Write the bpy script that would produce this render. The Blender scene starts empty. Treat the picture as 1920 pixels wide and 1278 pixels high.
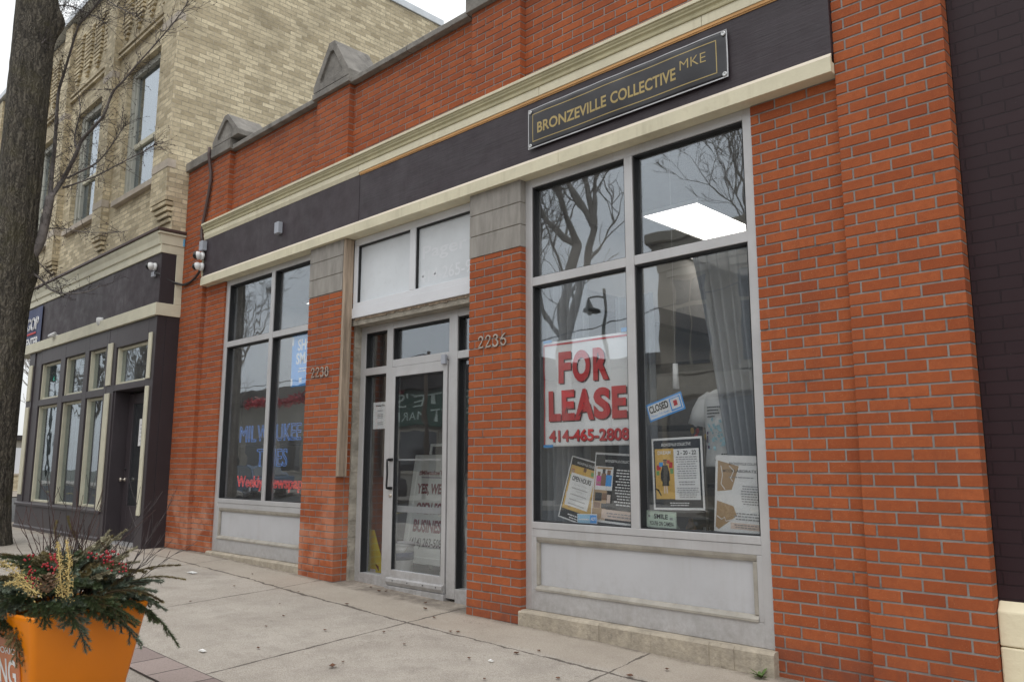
import bpy, bmesh, math, random
from mathutils import Vector, Matrix, noise
R = math.radians
random.seed(7)
scene = bpy.context.scene
COL = scene.collection

# ------------------------------------------------------------------ camera
cam_d = bpy.data.cameras.new("camera"); cam = bpy.data.objects.new("camera", cam_d); COL.objects.link(cam)
AX_R = Vector((0.71938646, 0.69460757, 0.00185682))
AX_U = Vector((0.10631722, -0.1127508, 0.98791898))
AX_F = Vector((-0.68642536, 0.71049812, 0.15496015))
CAM = Vector((0, -4.6, 1.17)); FOC = 1501.965
mw = Matrix((AX_R, AX_U, -AX_F)).transposed().to_4x4(); mw.translation = CAM
cam.matrix_world = mw
cam_d.sensor_width = 36; cam_d.lens = 28.162; cam_d.clip_end = 1000; cam_d.clip_start = 0.05
scene.camera = cam

def ray(px, py):
    return AX_R*((px-960)/FOC) - AX_U*((py-639)/FOC) + AX_F
def onY(px, py, y):
    d = ray(px, py); return CAM + d*((y-CAM.y)/d.y)
def onX(px, py, x):
    d = ray(px, py); return CAM + d*((x-CAM.x)/d.x)
def onZ(px, py, z):
    d = ray(px, py); return CAM + d*((z-CAM.z)/d.z)

# ------------------------------------------------------------------ world and sun
w = bpy.data.worlds.new("World"); scene.world = w; w.use_nodes = True
nt = w.node_tree; nt.nodes.clear()
out = nt.nodes.new('ShaderNodeOutputWorld'); bg = nt.nodes.new('ShaderNodeBackground')
sky = nt.nodes.new('ShaderNodeTexSky'); sky.sky_type = 'NISHITA'; sky.sun_disc = False
SUN_EL, SUN_AZ = R(58), R(150)
sky.sun_elevation = SUN_EL; sky.sun_rotation = SUN_AZ
sky.air_density = 1.0; sky.dust_density = 1.0; sky.ozone_density = 1.0
hs = nt.nodes.new('ShaderNodeHueSaturation'); hs.inputs['Saturation'].default_value = 0.25
# overcast deck: an almost uniform cloud layer, brighter overhead than at the horizon, over the clear sky
tc = nt.nodes.new('ShaderNodeTexCoord'); sx_ = nt.nodes.new('ShaderNodeSeparateXYZ'); mr = nt.nodes.new('ShaderNodeMapRange')
mr.inputs[1].default_value = 0; mr.inputs[2].default_value = 1; mr.inputs[3].default_value = 3.7; mr.inputs[4].default_value = 9.2
cn = nt.nodes.new('ShaderNodeTexNoise'); cn.inputs['Scale'].default_value = 2.2; cn.inputs['Detail'].default_value = 5
cm = nt.nodes.new('ShaderNodeMath'); cm.operation = 'MULTIPLY_ADD'; cm.inputs[1].default_value = .5; cm.inputs[2].default_value = .75
cx_ = nt.nodes.new('ShaderNodeMath'); cx_.operation = 'MULTIPLY'
tint = nt.nodes.new('ShaderNodeMixRGB'); tint.blend_type = 'MULTIPLY'; tint.inputs[0].default_value = 1; tint.inputs[2].default_value = (.97,.99,1.0,1)
mx_ = nt.nodes.new('ShaderNodeMixRGB'); mx_.inputs[0].default_value = .85
L_ = nt.links.new
L_(tc.outputs['Generated'], sx_.inputs[0]); L_(tc.outputs['Generated'], cn.inputs['Vector']); L_(sx_.outputs[2], mr.inputs[0]); L_(cn.outputs['Fac'], cm.inputs[0])
L_(mr.outputs[0], cx_.inputs[0]); L_(cm.outputs[0], cx_.inputs[1]); L_(cx_.outputs[0], tint.inputs[1])
bg.inputs['Strength'].default_value = 0.15
L_(sky.outputs[0], hs.inputs['Color']); L_(hs.outputs[0], mx_.inputs[1]); L_(tint.outputs[0], mx_.inputs[2]); L_(mx_.outputs[0], bg.inputs[0]); L_(bg.outputs[0], out.inputs[0])
sl = bpy.data.lights.new("sun", 'SUN'); sl.energy = 0.5; sl.angle = R(40); sl.color = (1, .97, .93)
so = bpy.data.objects.new("sun", sl); COL.objects.link(so)
sd = Vector((math.sin(SUN_AZ)*math.cos(SUN_EL), math.cos(SUN_AZ)*math.cos(SUN_EL), math.sin(SUN_EL)))
so.rotation_euler = sd.to_track_quat('Z', 'Y').to_euler()
vs = scene.view_settings
vs.view_transform = 'Standard'; vs.look = 'None'; vs.gamma = 1; vs.exposure = 0.5

# ------------------------------------------------------------------ materials
class NB:
    def __init__(self, name):
        self.m = bpy.data.materials.new(name); self.m.use_nodes = True
        self.t = self.m.node_tree; self.b = self.t.nodes['Principled BSDF']; self.o = self.t.nodes['Material Output']
    def n(self, typ, **kw):
        x = self.t.nodes.new(typ)
        for k, v in kw.items(): setattr(x, k, v)
        return x
    def l(self, a, b): self.t.links.new(a, b)
    def val(self, sock, v):
        if hasattr(v, 'links') or isinstance(v, bpy.types.NodeSocket): self.l(v, sock)
        else: sock.default_value = v
    def math(self, op, a, b=0.0, c=0.0):
        x = self.n('ShaderNodeMath', operation=op)
        self.val(x.inputs[0], a); self.val(x.inputs[1], b); self.val(x.inputs[2], c)
        return x.outputs[0]
    def mix(self, f, a, b, mode='MIX'):
        x = self.n('ShaderNodeMixRGB', blend_type=mode)
        self.val(x.inputs[0], f)
        self.val(x.inputs[1], a if not isinstance(a, tuple) else (*a[:3], 1)); self.val(x.inputs[2], b if not isinstance(b, tuple) else (*b[:3], 1))
        return x.outputs[0]
    def noise(self, vec, scale, detail=3, rough=.55):
        x = self.n('ShaderNodeTexNoise'); x.inputs['Scale'].default_value = scale
        x.inputs['Detail'].default_value = detail; x.inputs['Roughness'].default_value = rough
        if vec is not None: self.l(vec, x.inputs['Vector'])
        return x.outputs['Fac']
    def ramp(self, f, a, b):
        x = self.n('ShaderNodeMapRange'); self.val(x.inputs[0], f); x.inputs[1].default_value = a; x.inputs[2].default_value = b
        return x.outputs[0]
    def pos(self): return self.n('ShaderNodeNewGeometry').outputs['Position']
    def mapv(self, vec, scale=(1,1,1), loc=(0,0,0)):
        x = self.n('ShaderNodeMapping'); self.l(vec, x.inputs[0]); x.inputs['Scale'].default_value = scale; x.inputs['Location'].default_value = loc
        return x.outputs[0]
    def bump(self, h, dist, strength=1.0, prev=None):
        x = self.n('ShaderNodeBump'); self.l(h, x.inputs['Height']); x.inputs['Distance'].default_value = dist; x.inputs['Strength'].default_value = strength
        if prev is not None: self.l(prev, x.inputs['Normal'])
        return x.outputs[0]

def pbr(name, col, rough=.5, metal=0, var=.12, scale=5, bump=0.0, bscale=80, stretch=(1,1,1), spec=.5, grime=0.0, gcol=(.05,.045,.04), gscale=3, local=False):
    k = NB(name)
    p = k.n('ShaderNodeTexCoord').outputs['Object'] if local else k.pos()
    v = k.mapv(p, stretch)
    f = k.noise(v, scale, 5, .6)
    c = k.mix(k.ramp(f, .3, .7), tuple(x*(1-var) for x in col), tuple(min(1, x*(1+var)) for x in col))
    if grime:
        g = k.ramp(k.noise(v, gscale, 6, .7), .55, .75)
        c = k.mix(k.math('MULTIPLY', g, grime), c, gcol)
    k.l(c, k.b.inputs['Base Color'])
    k.b.inputs['Roughness'].default_value = rough; k.b.inputs['Metallic'].default_value = metal
    k.b.inputs['Specular IOR Level'].default_value = spec
    if bump: k.l(k.bump(k.noise(v, bscale, 4), bump), k.b.inputs['Normal'])
    return k.m

def brick(name, c1, c2, mortar, bw, rh, ms, pu, pv, offset=.5, speck=.25, dirt=.2, depth=.005, patch=None, rough=.85, blotch=0.0, mvar=.3, stain=None):
    k = NB(name)
    geo = k.n('ShaderNodeNewGeometry')
    sp = k.n('ShaderNodeSeparateXYZ'); k.l(geo.outputs['Position'], sp.inputs[0])
    sn = k.n('ShaderNodeSeparateXYZ'); k.l(geo.outputs['True Normal'], sn.inputs[0])
    sel = k.math('GREATER_THAN', k.math('ABSOLUTE', sn.outputs[0]), .7)
    u = k.math('ADD', k.math('MULTIPLY', sel, k.math('SUBTRACT', sp.outputs[1], sp.outputs[0])), sp.outputs[0])
    wob = k.math('MULTIPLY', k.math('SUBTRACT', k.noise(geo.outputs['Position'], 3.0, 2), .5), .012)
    wob2 = k.math('MULTIPLY', k.math('SUBTRACT', k.noise(geo.outputs['Position'], 22.0, 2), .5), .006)
    cv = k.n('ShaderNodeCombineXYZ')
    k.l(k.math('ADD', k.math('ADD', u, pu), k.math('ADD', wob, wob2)), cv.inputs[0])
    k.l(k.math('ADD', k.math('ADD', sp.outputs[2], pv), wob2), cv.inputs[1])
    bt = k.n('ShaderNodeTexBrick'); k.l(cv.outputs[0], bt.inputs['Vector'])
    bt.offset = offset; bt.offset_frequency = 2; bt.squash = 1
    bt.inputs['Color1'].default_value = (0,0,0,1); bt.inputs['Color2'].default_value = (1,1,1,1); bt.inputs['Mortar'].default_value = (0,0,0,1)
    bt.inputs['Scale'].default_value = 1; bt.inputs['Mortar Size'].default_value = ms; bt.inputs['Mortar Smooth'].default_value = .15
    bt.inputs['Brick Width'].default_value = bw; bt.inputs['Row Height'].default_value = rh
    c = k.mix(bt.outputs['Color'], c1, c2)
    pn = k.noise(geo.outputs['Position'], 1.3, 5, .65)
    c = k.mix(k.math('MULTIPLY', k.ramp(pn, .5, .72), dirt), c, tuple(x*.35 for x in c1))
    if blotch:
        bn = k.noise(geo.outputs['Position'], 26, 5, .75)
        c = k.mix(k.math('MULTIPLY', k.ramp(bn, .48, .66), blotch), c, tuple(x*.3 for x in c2))
    s1 = k.noise(geo.outputs['Position'], 220, 2)
    c = k.mix(k.math('MULTIPLY', k.ramp(s1, .58, .72), speck), c, tuple(x*.3 for x in c1))
    s2 = k.noise(geo.outputs['Position'], 260, 1)
    c = k.mix(k.math('MULTIPLY', k.ramp(s2, .66, .74), speck*.8), c, tuple(min(1, x*1.3+.08) for x in c2))
    if patch: c = patch(k, geo, sp, c)
    mc = k.mix(k.ramp(k.noise(geo.outputs['Position'], 9, 5, .7), .3, .7), tuple(x*(1-mvar) for x in mortar), tuple(x*(1+mvar) for x in mortar))
    c = k.mix(bt.outputs['Fac'], c, mc)
    if stain: c = stain(k, geo, sp, c)
    k.l(c, k.b.inputs['Base Color']); k.b.inputs['Roughness'].default_value = rough
    k.b.inputs['Specular IOR Level'].default_value = .3
    h = k.math('SUBTRACT', 1.0, bt.outputs['Fac'])
    n1 = k.bump(k.noise(geo.outputs['Position'], 140, 4), .0012)
    k.l(k.bump(h, depth, 1.0, n1), k.b.inputs['Normal'])
    return k.m

def spalled(k, geo, sp, c):   # paler washed and soot-darkened patches low on the left piers
    n = k.noise(geo.outputs['Position'], 3.5, 4, .6)
    low = k.math('MULTIPLY', k.ramp(sp.outputs[2], 1.25, .55), k.ramp(sp.outputs[0], -6.5, -7.0))
    c = k.mix(k.math('MULTIPLY', k.math('MULTIPLY', low, k.ramp(n, .42, .6)), .55), c, (.56,.27,.17))
    up = k.math('MULTIPLY', k.ramp(sp.outputs[2], 4.7, 5.3), k.ramp(k.noise(geo.outputs['Position'], 2.2, 5, .7), .45, .65))
    return k.mix(k.math('MULTIPLY', up, .5), c, (.16,.06,.04))
def brickstain(k, geo, sp, c):   # soot under the coping, damp dirt along the pavement
    base = k.math('MULTIPLY', k.ramp(sp.outputs[2], .22, .02), k.ramp(k.noise(geo.outputs['Position'], 5, 5, .7), .35, .6))
    c = k.mix(k.math('MULTIPLY', base, .55), c, (.12,.05,.04))
    v = k.mapv(geo.outputs['Position'], (9, 9, .6))
    ef = k.math('MULTIPLY', k.ramp(k.noise(v, 1.0, 4, .6), .62, .74), k.ramp(k.noise(geo.outputs['Position'], 1.1, 3), .5, .65))
    return k.mix(k.math('MULTIPLY', ef, .22), c, (.5,.42,.38))

M = {}
def facebrick():
    k = NB('orange_face_brick'); geo = k.n('ShaderNodeNewGeometry'); p = geo.outputs['Position']; rnd = geo.outputs['Random Per Island']
    sp = k.n('ShaderNodeSeparateXYZ'); k.l(p, sp.inputs[0])
    c = k.mix(rnd, (.315,.076,.0245), (.405,.109,.0365))
    c = k.mix(k.math('MULTIPLY', k.math('GREATER_THAN', k.math('FRACT', k.math('MULTIPLY', rnd, 37.3)), .93), .45), c, (.24,.055,.024))
    c = k.mix(k.math('MULTIPLY', k.ramp(k.noise(k.mapv(p, (7,7,.5)), 1.0, 5, .65), .52, .72), .30), c, (.17,.055,.03))
    c = k.mix(k.math('MULTIPLY', k.ramp(k.noise(p, 24, 5, .7), .40, .66), .42), c, (.235,.055,.021))
    c = k.mix(k.math('MULTIPLY', k.ramp(k.noise(p, 2.2, 5, .65), .5, .72), .25), c, (.22,.055,.022))
    c = k.mix(k.math('MULTIPLY', k.ramp(k.noise(p, 260, 2), .60, .68), .55), c, (.10,.03,.015))
    c = k.mix(k.math('MULTIPLY', k.ramp(k.noise(p, 210, 2), .65, .71), .45), c, (.66,.36,.19))
    c = spalled(k, geo, sp, c); c = brickstain(k, geo, sp, c)
    k.l(c, k.b.inputs['Base Color']); k.b.inputs['Roughness'].default_value = .85; k.b.inputs['Specular IOR Level'].default_value = .3
    n1 = k.bump(k.noise(p, 160, 4, .7), .0016); k.l(k.bump(k.noise(k.mapv(p, (60,60,8)), 1.0, 3), .0012, 1, n1), k.b.inputs['Normal'])
    return k.m
def mortarmat():
    k = NB('grey_mortar'); geo = k.n('ShaderNodeNewGeometry'); p = geo.outputs['Position']; sp = k.n('ShaderNodeSeparateXYZ'); k.l(p, sp.inputs[0])
    c = k.mix(k.ramp(k.noise(p, 7, 5, .7), .3, .7), (.21,.195,.185), (.33,.31,.29))
    c = k.mix(k.math('MULTIPLY', k.ramp(k.noise(p, 3.1, 6, .75), .56, .66), .7), c, (.08,.068,.065))
    c = brickstain(k, geo, sp, c); k.l(c, k.b.inputs['Base Color']); k.b.inputs['Roughness'].default_value = .95
    k.l(k.bump(k.noise(p, 150, 4, .7), .003), k.b.inputs['Normal']); return k.m
M['brick'] = facebrick(); M['mortar'] = mortarmat()
M['beige'] = brick('cream_brick', (.44,.365,.24), (.78,.675,.47), (.43,.375,.28), .205, .0677, .005, .07, .02, speck=.3, dirt=.45, depth=.006, blotch=.45, mvar=.4)
M['maroon'] = brick('maroon_painted_brick', (.025,.011,.0145), (.030,.0135,.017), (.018,.008,.011), .213, .0677, .004, .05, .0177, speck=.05, dirt=.15, depth=.012, rough=.5, stain=lambda k, geo, sp, c: k.mix(k.math('MULTIPLY', k.ramp(k.noise(geo.outputs['Position'], 38, 3, .8), .70, .76), .5), c, (.12,.10,.10)))
M['concrete_block'] = pbr('grey_stone_block', (.30,.28,.255), .9, var=.22, scale=4, bump=.004, bscale=120, grime=.35, stretch=(3,3,.7))
M['coping'] = pbr('weathered_coping_stone', (.22,.205,.185), .95, var=.3, scale=5, bump=.008, bscale=40, grime=.7, gscale=6)
M['fascia'] = pbr('dark_brown_paint', (.037,.026,.032), .55, var=.14, scale=2.2, bump=.0015, bscale=30, stretch=(1,1,1), grime=.25, gcol=(.09,.08,.08), gscale=2)
M['fascia_new'] = pbr('dark_brown_plywood_paint', (.032,.022,.028), .5, var=.18, scale=3, bump=.002, bscale=18, stretch=(.3,1,4))
def weather(m, amt, col, dots=0.0):
    k = NB.__new__(NB); k.m = m; k.t = m.node_tree; k.b = k.t.nodes['Principled BSDF']; k.o = k.t.nodes['Material Output']
    src = k.b.inputs['Base Color'].links[0].from_socket; p = k.pos()
    st = k.math('MULTIPLY', k.ramp(k.noise(k.mapv(p, (14,14,.7)), 1.0, 5, .65), .50, .72), k.ramp(k.noise(p, 1.4, 3), .4, .62))
    c = k.mix(k.math('MULTIPLY', st, amt), src, col)
    if dots:
        vo = k.n('ShaderNodeTexVoronoi'); vo.inputs['Scale'].default_value = 3.2; k.l(p, vo.inputs['Vector'])
        c = k.mix(k.math('MULTIPLY', k.math('LESS_THAN', vo.outputs['Distance'], dots), .8), c, (.012,.01,.01))
        sc = k.math('MULTIPLY', k.ramp(k.noise(k.mapv(p, (3,3,9)), 4.0, 6, .8), .68, .74), .5); c = k.mix(sc, c, (.14,.13,.13))
    sz = k.n('ShaderNodeSeparateXYZ'); k.l(p, sz.inputs[0])
    sp_ = k.math('MULTIPLY', k.ramp(k.math('ADD', sz.outputs[2], k.math('MULTIPLY', k.noise(p, 9, 5, .75), .35)), .62, .22), k.ramp(k.noise(p, 16, 5, .75), .35, .62))
    c = k.mix(k.math('MULTIPLY', sp_, .42), c, (.20,.175,.15))
    k.l(c, k.b.inputs['Base Color'])
    r_ = k.ramp(k.noise(p, 5, 5, .7), .3, .7); k.l(k.math('MULTIPLY_ADD', r_, .25, k.b.inputs['Roughness'].default_value-.1), k.b.inputs['Roughness'])
    return m
weather(M['fascia'], .35, (.085,.07,.075), .028); weather(M['fascia_new'], .25, (.07,.058,.062), .026)
M['cream'] = pbr('cream_paint', (.66,.61,.45), .6, var=.09, scale=3, bump=.001, bscale=40, grime=.3, gcol=(.4,.34,.22), gscale=7)
M['olive'] = pbr('olive_cream_moulding_paint', (.47,.43,.27), .6, var=.14, scale=4, grime=.35, gcol=(.2,.17,.1), gscale=8)
M['cream_new'] = pbr('pale_primed_trim', (.72,.64,.52), .65, var=.08, scale=2.5, grime=.4, gcol=(.72,.55,.42), gscale=2.5, stretch=(.5,1,3))
M['rawwood'] = pbr('raw_pine_strip', (.6,.34,.14), .8, var=.2, scale=6, stretch=(.3,3,3))
M['oldwood'] = pbr('weathered_timber', (.33,.255,.19), .85, var=.4, scale=7, bump=.003, bscale=30, stretch=(4,4,.35), grime=.4)
M['alum'] = pbr('dull_aluminium', (.52,.515,.52), .42, metal=.35, var=.07, scale=3, grime=.18, gcol=(.3,.28,.26), gscale=5, bump=.0004, bscale=60)
M['alum_white'] = pbr('white_enamelled_metal', (.66,.67,.70), .45, var=.05, scale=3, grime=.15, gcol=(.4,.38,.35))
M['panel'] = pbr('grey_painted_panel', (.47,.47,.485), .45, var=.06, scale=1.6, grime=.12, gcol=(.3,.27,.24), gscale=4, bump=.0006, bscale=25)
weather(M['panel'], .38, (.35,.33,.30))
M['gold_mould'] = pbr('tan_weathered_moulding', (.335,.31,.27), .5, var=.2, scale=10, grime=.5, gcol=(.2,.16,.1), gscale=12)
weather(M['cream'], .35, (.36,.31,.20)); weather(M['olive'], .4, (.2,.17,.09)); weather(M['alum'], .3, (.33,.30,.27))
M['gasket'] = pbr('black_rubber', (.012,.012,.013), .6)
M['stone_sill'] = pbr('worn_limestone_plinth', (.42,.365,.285), .95, var=.2, scale=6, bump=.007, bscale=45, grime=.75, gcol=(.12,.1,.08), gscale=11)
weather(M['stone_sill'], .5, (.16,.14,.11))
weather(M['concrete_block'], .5, (.17,.155,.14)); weather(M['coping'], .5, (.10,.095,.085))
M['jamb'] = pbr('rough_concrete_jamb', (.33,.30,.25), .95, var=.3, scale=9, bump=.015, bscale=40, grime=.4)
M['white'] = pbr('white_print', (.8,.8,.8), .55, var=.03)
M['signwhite'] = pbr('dusty_white_sign_face', (.62,.65,.68), .4, var=.10, scale=1.6, grime=.3, gcol=(.45,.46,.47), gscale=14, bump=.0008, bscale=20)
M['ghost'] = pbr('pale_ghost_lettering', (.68,.70,.735), .45, var=.06)
M['black'] = pbr('black_print', (.015,.015,.017), .5, var=.1)
M['navy'] = pbr('black_navy_print', (.014,.018,.028), .45, var=.1)
M['red'] = pbr('red_print', (.55,.03,.035), .5, var=.08)
M['redshade'] = pbr('dark_red_letter_edge', (.06,.012,.014), .5)
M['blue'] = pbr('blue_print', (.06,.34,.80), .5, var=.06)
M['bluetape'] = pbr('blue_masking_tape', (.03,.28,.62), .6)
M['tan'] = pbr('tan_print', (.43,.29,.16), .55)
M['pinkish'] = pbr('pale_pink_print', (.72,.58,.50), .55)
M['mustard'] = pbr('mustard_print', (.66,.42,.10), .55, var=.2, scale=9)
M['greyprint'] = pbr('grey_text_print', (.30,.30,.31), .6)
M['lightprint'] = pbr('pale_text_print', (.45,.45,.44), .6)
M['magenta'] = pbr('magenta_print', (.6,.05,.3), .5)
M['greenprint'] = pbr('green_print', (.16,.35,.12), .5)
M['mint'] = pbr('pale_mint_card', (.55,.66,.55), .5)
M['skinbrown'] = pbr('brown_print', (.22,.11,.06), .6)
M['gold'] = pbr('gold_vinyl_print', (.40,.30,.115), .4, var=.1)
M['vinyl'] = pbr('black_glossy_vinyl', (.028,.027,.031), .28, var=.1, bump=.003, bscale=6)
M['vinyl_edge'] = pbr('white_banner_hem', (.5,.5,.52), .4)
M['steel'] = pbr('brushed_steel_numeral', (.50,.45,.39), .35, metal=.7, var=.15, scale=20)
M['grommet'] = pbr('brass_eyelet', (.5,.5,.5), .3, metal=.8)
M['bluefascia'] = pbr('blue_masking_scrap', (.1,.35,.6), .6)
M['darkframe'] = pbr('dark_brown_storefront_paint', (.046,.037,.042), .45, var=.12, scale=3)
M['darkside'] = pbr('dark_plum_gloss_paint', (.030,.023,.027), .5, var=.12, scale=3)
M['creamstrip'] = pbr('cream_window_trim', (.60,.57,.44), .6, var=.08)
M['sash'] = pbr('grey_green_sash_paint', (.42,.42,.37), .6, var=.1)
M['lime'] = pbr('pale_limestone_band', (.47,.41,.34), .9, var=.15, scale=6, bump=.004)
M['flash'] = pbr('galvanised_flashing', (.6,.63,.66), .45, metal=.3)
M['roofing'] = pbr('grey_roofing', (.12,.12,.12), .9)
M['interior'] = pbr('interior_wall', (.20,.19,.18), .8, var=.12, scale=1.5)
M['ceil'] = pbr('interior_ceiling', (.25,.25,.25), .85, var=.08)
M['ifloor'] = pbr('interior_concrete_floor', (.20,.185,.165), .6, var=.25, scale=3)
M['idark'] = pbr('dark_display_furniture', (.035,.03,.03), .6)
M['vest'] = pbr('vestibule_wall', (.09,.06,.055), .8, var=.2, scale=2)
M['camwhite'] = pbr('white_camera_plastic', (.7,.7,.7), .35)
M['camblack'] = pbr('black_camera_lens', (.01,.01,.01), .12)
M['greybox'] = pbr('grey_box_plastic', (.36,.38,.43), .5)
M['cable'] = pbr('black_cable', (.03,.028,.03), .5)
M['rust'] = pbr('brown_conduit_paint', (.075,.045,.04), .5)
M['paintcream'] = pbr('cream_painted_block', (.78,.70,.50), .55, var=.05, bump=.004, bscale=18)
M['yellowplastic'] = pbr('yellow_plastic', (.66,.62,.04), .4)
M['buckwhite'] = pbr('white_bucket_plastic', (.8,.8,.79), .45)
M['navyprint'] = pbr('navy_label', (.02,.04,.12), .5)
M['darkred'] = pbr('dark_red_print', (.20,.015,.03), .6)
M['purple'] = pbr('dark_purple_print', (.09,.03,.14), .6)
M['signcream'] = pbr('sign_board_white', (.76,.78,.75), .6, var=.05)
M['planter'] = pbr('orange_glossy_planter', (.78,.225,.002), .38, var=.05, scale=2, spec=.5, local=True)
M['plateclear'] = pbr('frosted_label_plate', (.55,.17,.06), .15, var=.08, local=True)
M['soil'] = pbr('dark_soil', (.025,.018,.012), .95, bump=.01, bscale=60)
M['needle'] = pbr('spruce_needles', (.07,.10,.042), .65, var=.5, scale=14)
M['needle_blue'] = pbr('blue_spruce_needles', (.14,.18,.13), .65, var=.35, scale=14)
M['needle_old'] = pbr('yellowing_needles', (.17,.135,.055), .75, var=.35, scale=14)
M['frost'] = pbr('pale_frosted_needles', (.36,.33,.22), .75, var=.25, scale=20)
M['stem'] = pbr('brown_twig_stem', (.075,.045,.03), .8)
M['twig'] = pbr('dark_red_twig', (.055,.024,.02), .6)
M['berry'] = pbr('red_berries', (.30,.008,.016), .3)
M['goldflower'] = pbr('dried_gold_flower', (.50,.38,.15), .85, var=.3, scale=30)
M['cone'] = pbr('pine_cone_scale', (.13,.075,.04), .8, var=.3, scale=30)
M['leaf'] = pbr('dead_brown_leaf', (.12,.055,.03), .8, var=.4, scale=30)
M['litter'] = pbr('scrap_paper', (.7,.7,.68), .7)
M['weed'] = pbr('weed_leaf', (.09,.15,.03), .6, var=.3, scale=40)
M['tee'] = pbr('white_cotton', (.82,.82,.81), .9, var=.03, bump=.004, bscale=14)
M['mann'] = pbr('grey_mannequin_felt', (.035,.034,.04), .9)
M['skyblue'] = pbr('pale_blue_screenprint', (.42,.66,.74), .8, var=.35, scale=12)
M['tinsel'] = pbr('red_tinsel', (.45,.015,.03), .35, var=.4, scale=30)
M['asphalt'] = pbr('asphalt', (.055,.054,.053), .9, var=.2, scale=2, bump=.006, bscale=90)
M['road_line'] = pbr('road_paint', (.6,.45,.08), .8)
M['earth'] = pbr('far_ground', (.12,.12,.10), .95, var=.25, scale=.5)
M['tanbuild'] = pbr('tan_masonry', (.26,.225,.175), .9, var=.15, scale=1.5)
M['tanlight'] = pbr('pale_masonry_trim', (.38,.34,.28), .9)
M['greywall'] = pbr('grey_beige_wall', (.30,.28,.24), .9, var=.1)
M['darkroof'] = pbr('dark_roof_fascia', (.035,.03,.03), .8)
M['greensign'] = pbr('green_sign_face', (.02,.075,.05), .5)
M['signletter'] = pbr('pale_green_letters', (.55,.62,.55), .5)
M['bark_far'] = pbr('grey_brown_bark', (.25,.225,.195), .95, var=.3, scale=3)
M['street_metal'] = pbr('green_black_post_paint', (.03,.04,.035), .5)
M['poleswood'] = pbr('utility_pole_wood', (.10,.075,.055), .9)
M['tyre'] = pbr('black_tyre', (.02,.02,.02), .8)
M['rim'] = pbr('silver_rim', (.5,.5,.5), .3, metal=.8)
M['carglass'] = pbr('dark_car_glass', (.02,.025,.03), .06, spec=.8)
M['carblue'] = pbr('blue_grey_car_paint', (.10,.15,.22), .25)
M['carwhite'] = pbr('white_car_paint', (.7,.7,.7), .25)
M['cardark'] = pbr('charcoal_car_paint', (.05,.05,.055), .25)
M['headlight'] = pbr('headlamp_lens', (.7,.7,.7), .1)

def emis(name, col, s):
    k = NB(name); k.b.inputs['Base Color'].default_value = (*col, 1)
    k.b.inputs['Emission Color'].default_value = (*col, 1); k.b.inputs['Emission Strength'].default_value = s
    return k.m
M['lightpanel'] = emis('lit_ceiling_panel', (1, .97, .9), 4.0)
M['neonblue'] = emis('lit_blue_neon', (.14, .34, .90), .42)
M['neonred'] = emis('lit_red_neon', (1.0, .085, .05), .85)
M['greenlight'] = emis('lit_green_signal', (.0, 1.0, .6), 6.0)

def glassmat(name, f0, tint, refl=(.86,.93,1.0)):
    k = NB(name); k.t.nodes.remove(k.b)
    lw = k.n('ShaderNodeLayerWeight'); lw.inputs['Blend'].default_value = .5
    f = k.math('POWER', lw.outputs['Facing'], 5.0)
    f = k.math('ADD', k.math('MULTIPLY', f, 1-f0), f0)
    tr = k.n('ShaderNodeBsdfTransparent'); tr.inputs[0].default_value = (*tint, 1)
    gl = k.n('ShaderNodeBsdfGlossy'); gl.inputs['Roughness'].default_value = 0.012; gl.inputs['Color'].default_value = (*refl, 1)
    # float glass is never perfectly flat: a faint long-wave ripple bends the reflections
    nb = k.bump(k.noise(k.pos(), 1.6, 2), .0018); k.l(nb, gl.inputs['Normal'])
    mx = k.n('ShaderNodeMixShader'); k.l(f, mx.inputs[0]); k.l(tr.outputs[0], mx.inputs[1]); k.l(gl.outputs[0], mx.inputs[2])
    df = k.n('ShaderNodeBsdfDiffuse'); df.inputs[0].default_value = (.62,.63,.64,1)      # dust film: pale veil added to haze the reflections and lift their blacks
    du = k.math('MULTIPLY_ADD', k.ramp(k.noise(k.pos(), 2.4, 6, .7), .35, .7), .02, .008)
    m2 = k.n('ShaderNodeMixShader'); k.l(du, m2.inputs[0]); k.l(mx.outputs[0], m2.inputs[1]); k.l(df.outputs[0], m2.inputs[2])
    k.l(m2.outputs[0], k.o.inputs[0]); return k.m
M['glass'] = glassmat('shop_window_glass', .158, (.975,.98,.98))
M['glass_dark'] = glassmat('storefront_glass', .14, (.85,.88,.88))
M['glass_up'] = glassmat('upper_sash_glass', .30, (.6,.62,.62))

def curtainmat():
    k = NB('sheer_grey_curtain'); p = k.pos()
    c = k.mix(k.noise(p, 30, 3), (.42,.45,.49), (.55,.58,.62)); k.l(c, k.b.inputs['Base Color']); k.b.inputs['Roughness'].default_value = .9
    tl = k.n('ShaderNodeBsdfTranslucent'); tl.inputs[0].default_value = (.4,.42,.45,1)
    tr = k.n('ShaderNodeBsdfTransparent')
    a = k.n('ShaderNodeMixShader'); a.inputs[0].default_value = .35; k.l(k.b.outputs[0], a.inputs[1]); k.l(tl.outputs[0], a.inputs[2])
    b = k.n('ShaderNodeMixShader'); b.inputs[0].default_value = .12; k.l(a.outputs[0], b.inputs[1]); k.l(tr.outputs[0], b.inputs[2])
    k.l(b.outputs[0], k.o.inputs[0]); return k.m
M['curtain'] = curtainmat()

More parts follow.
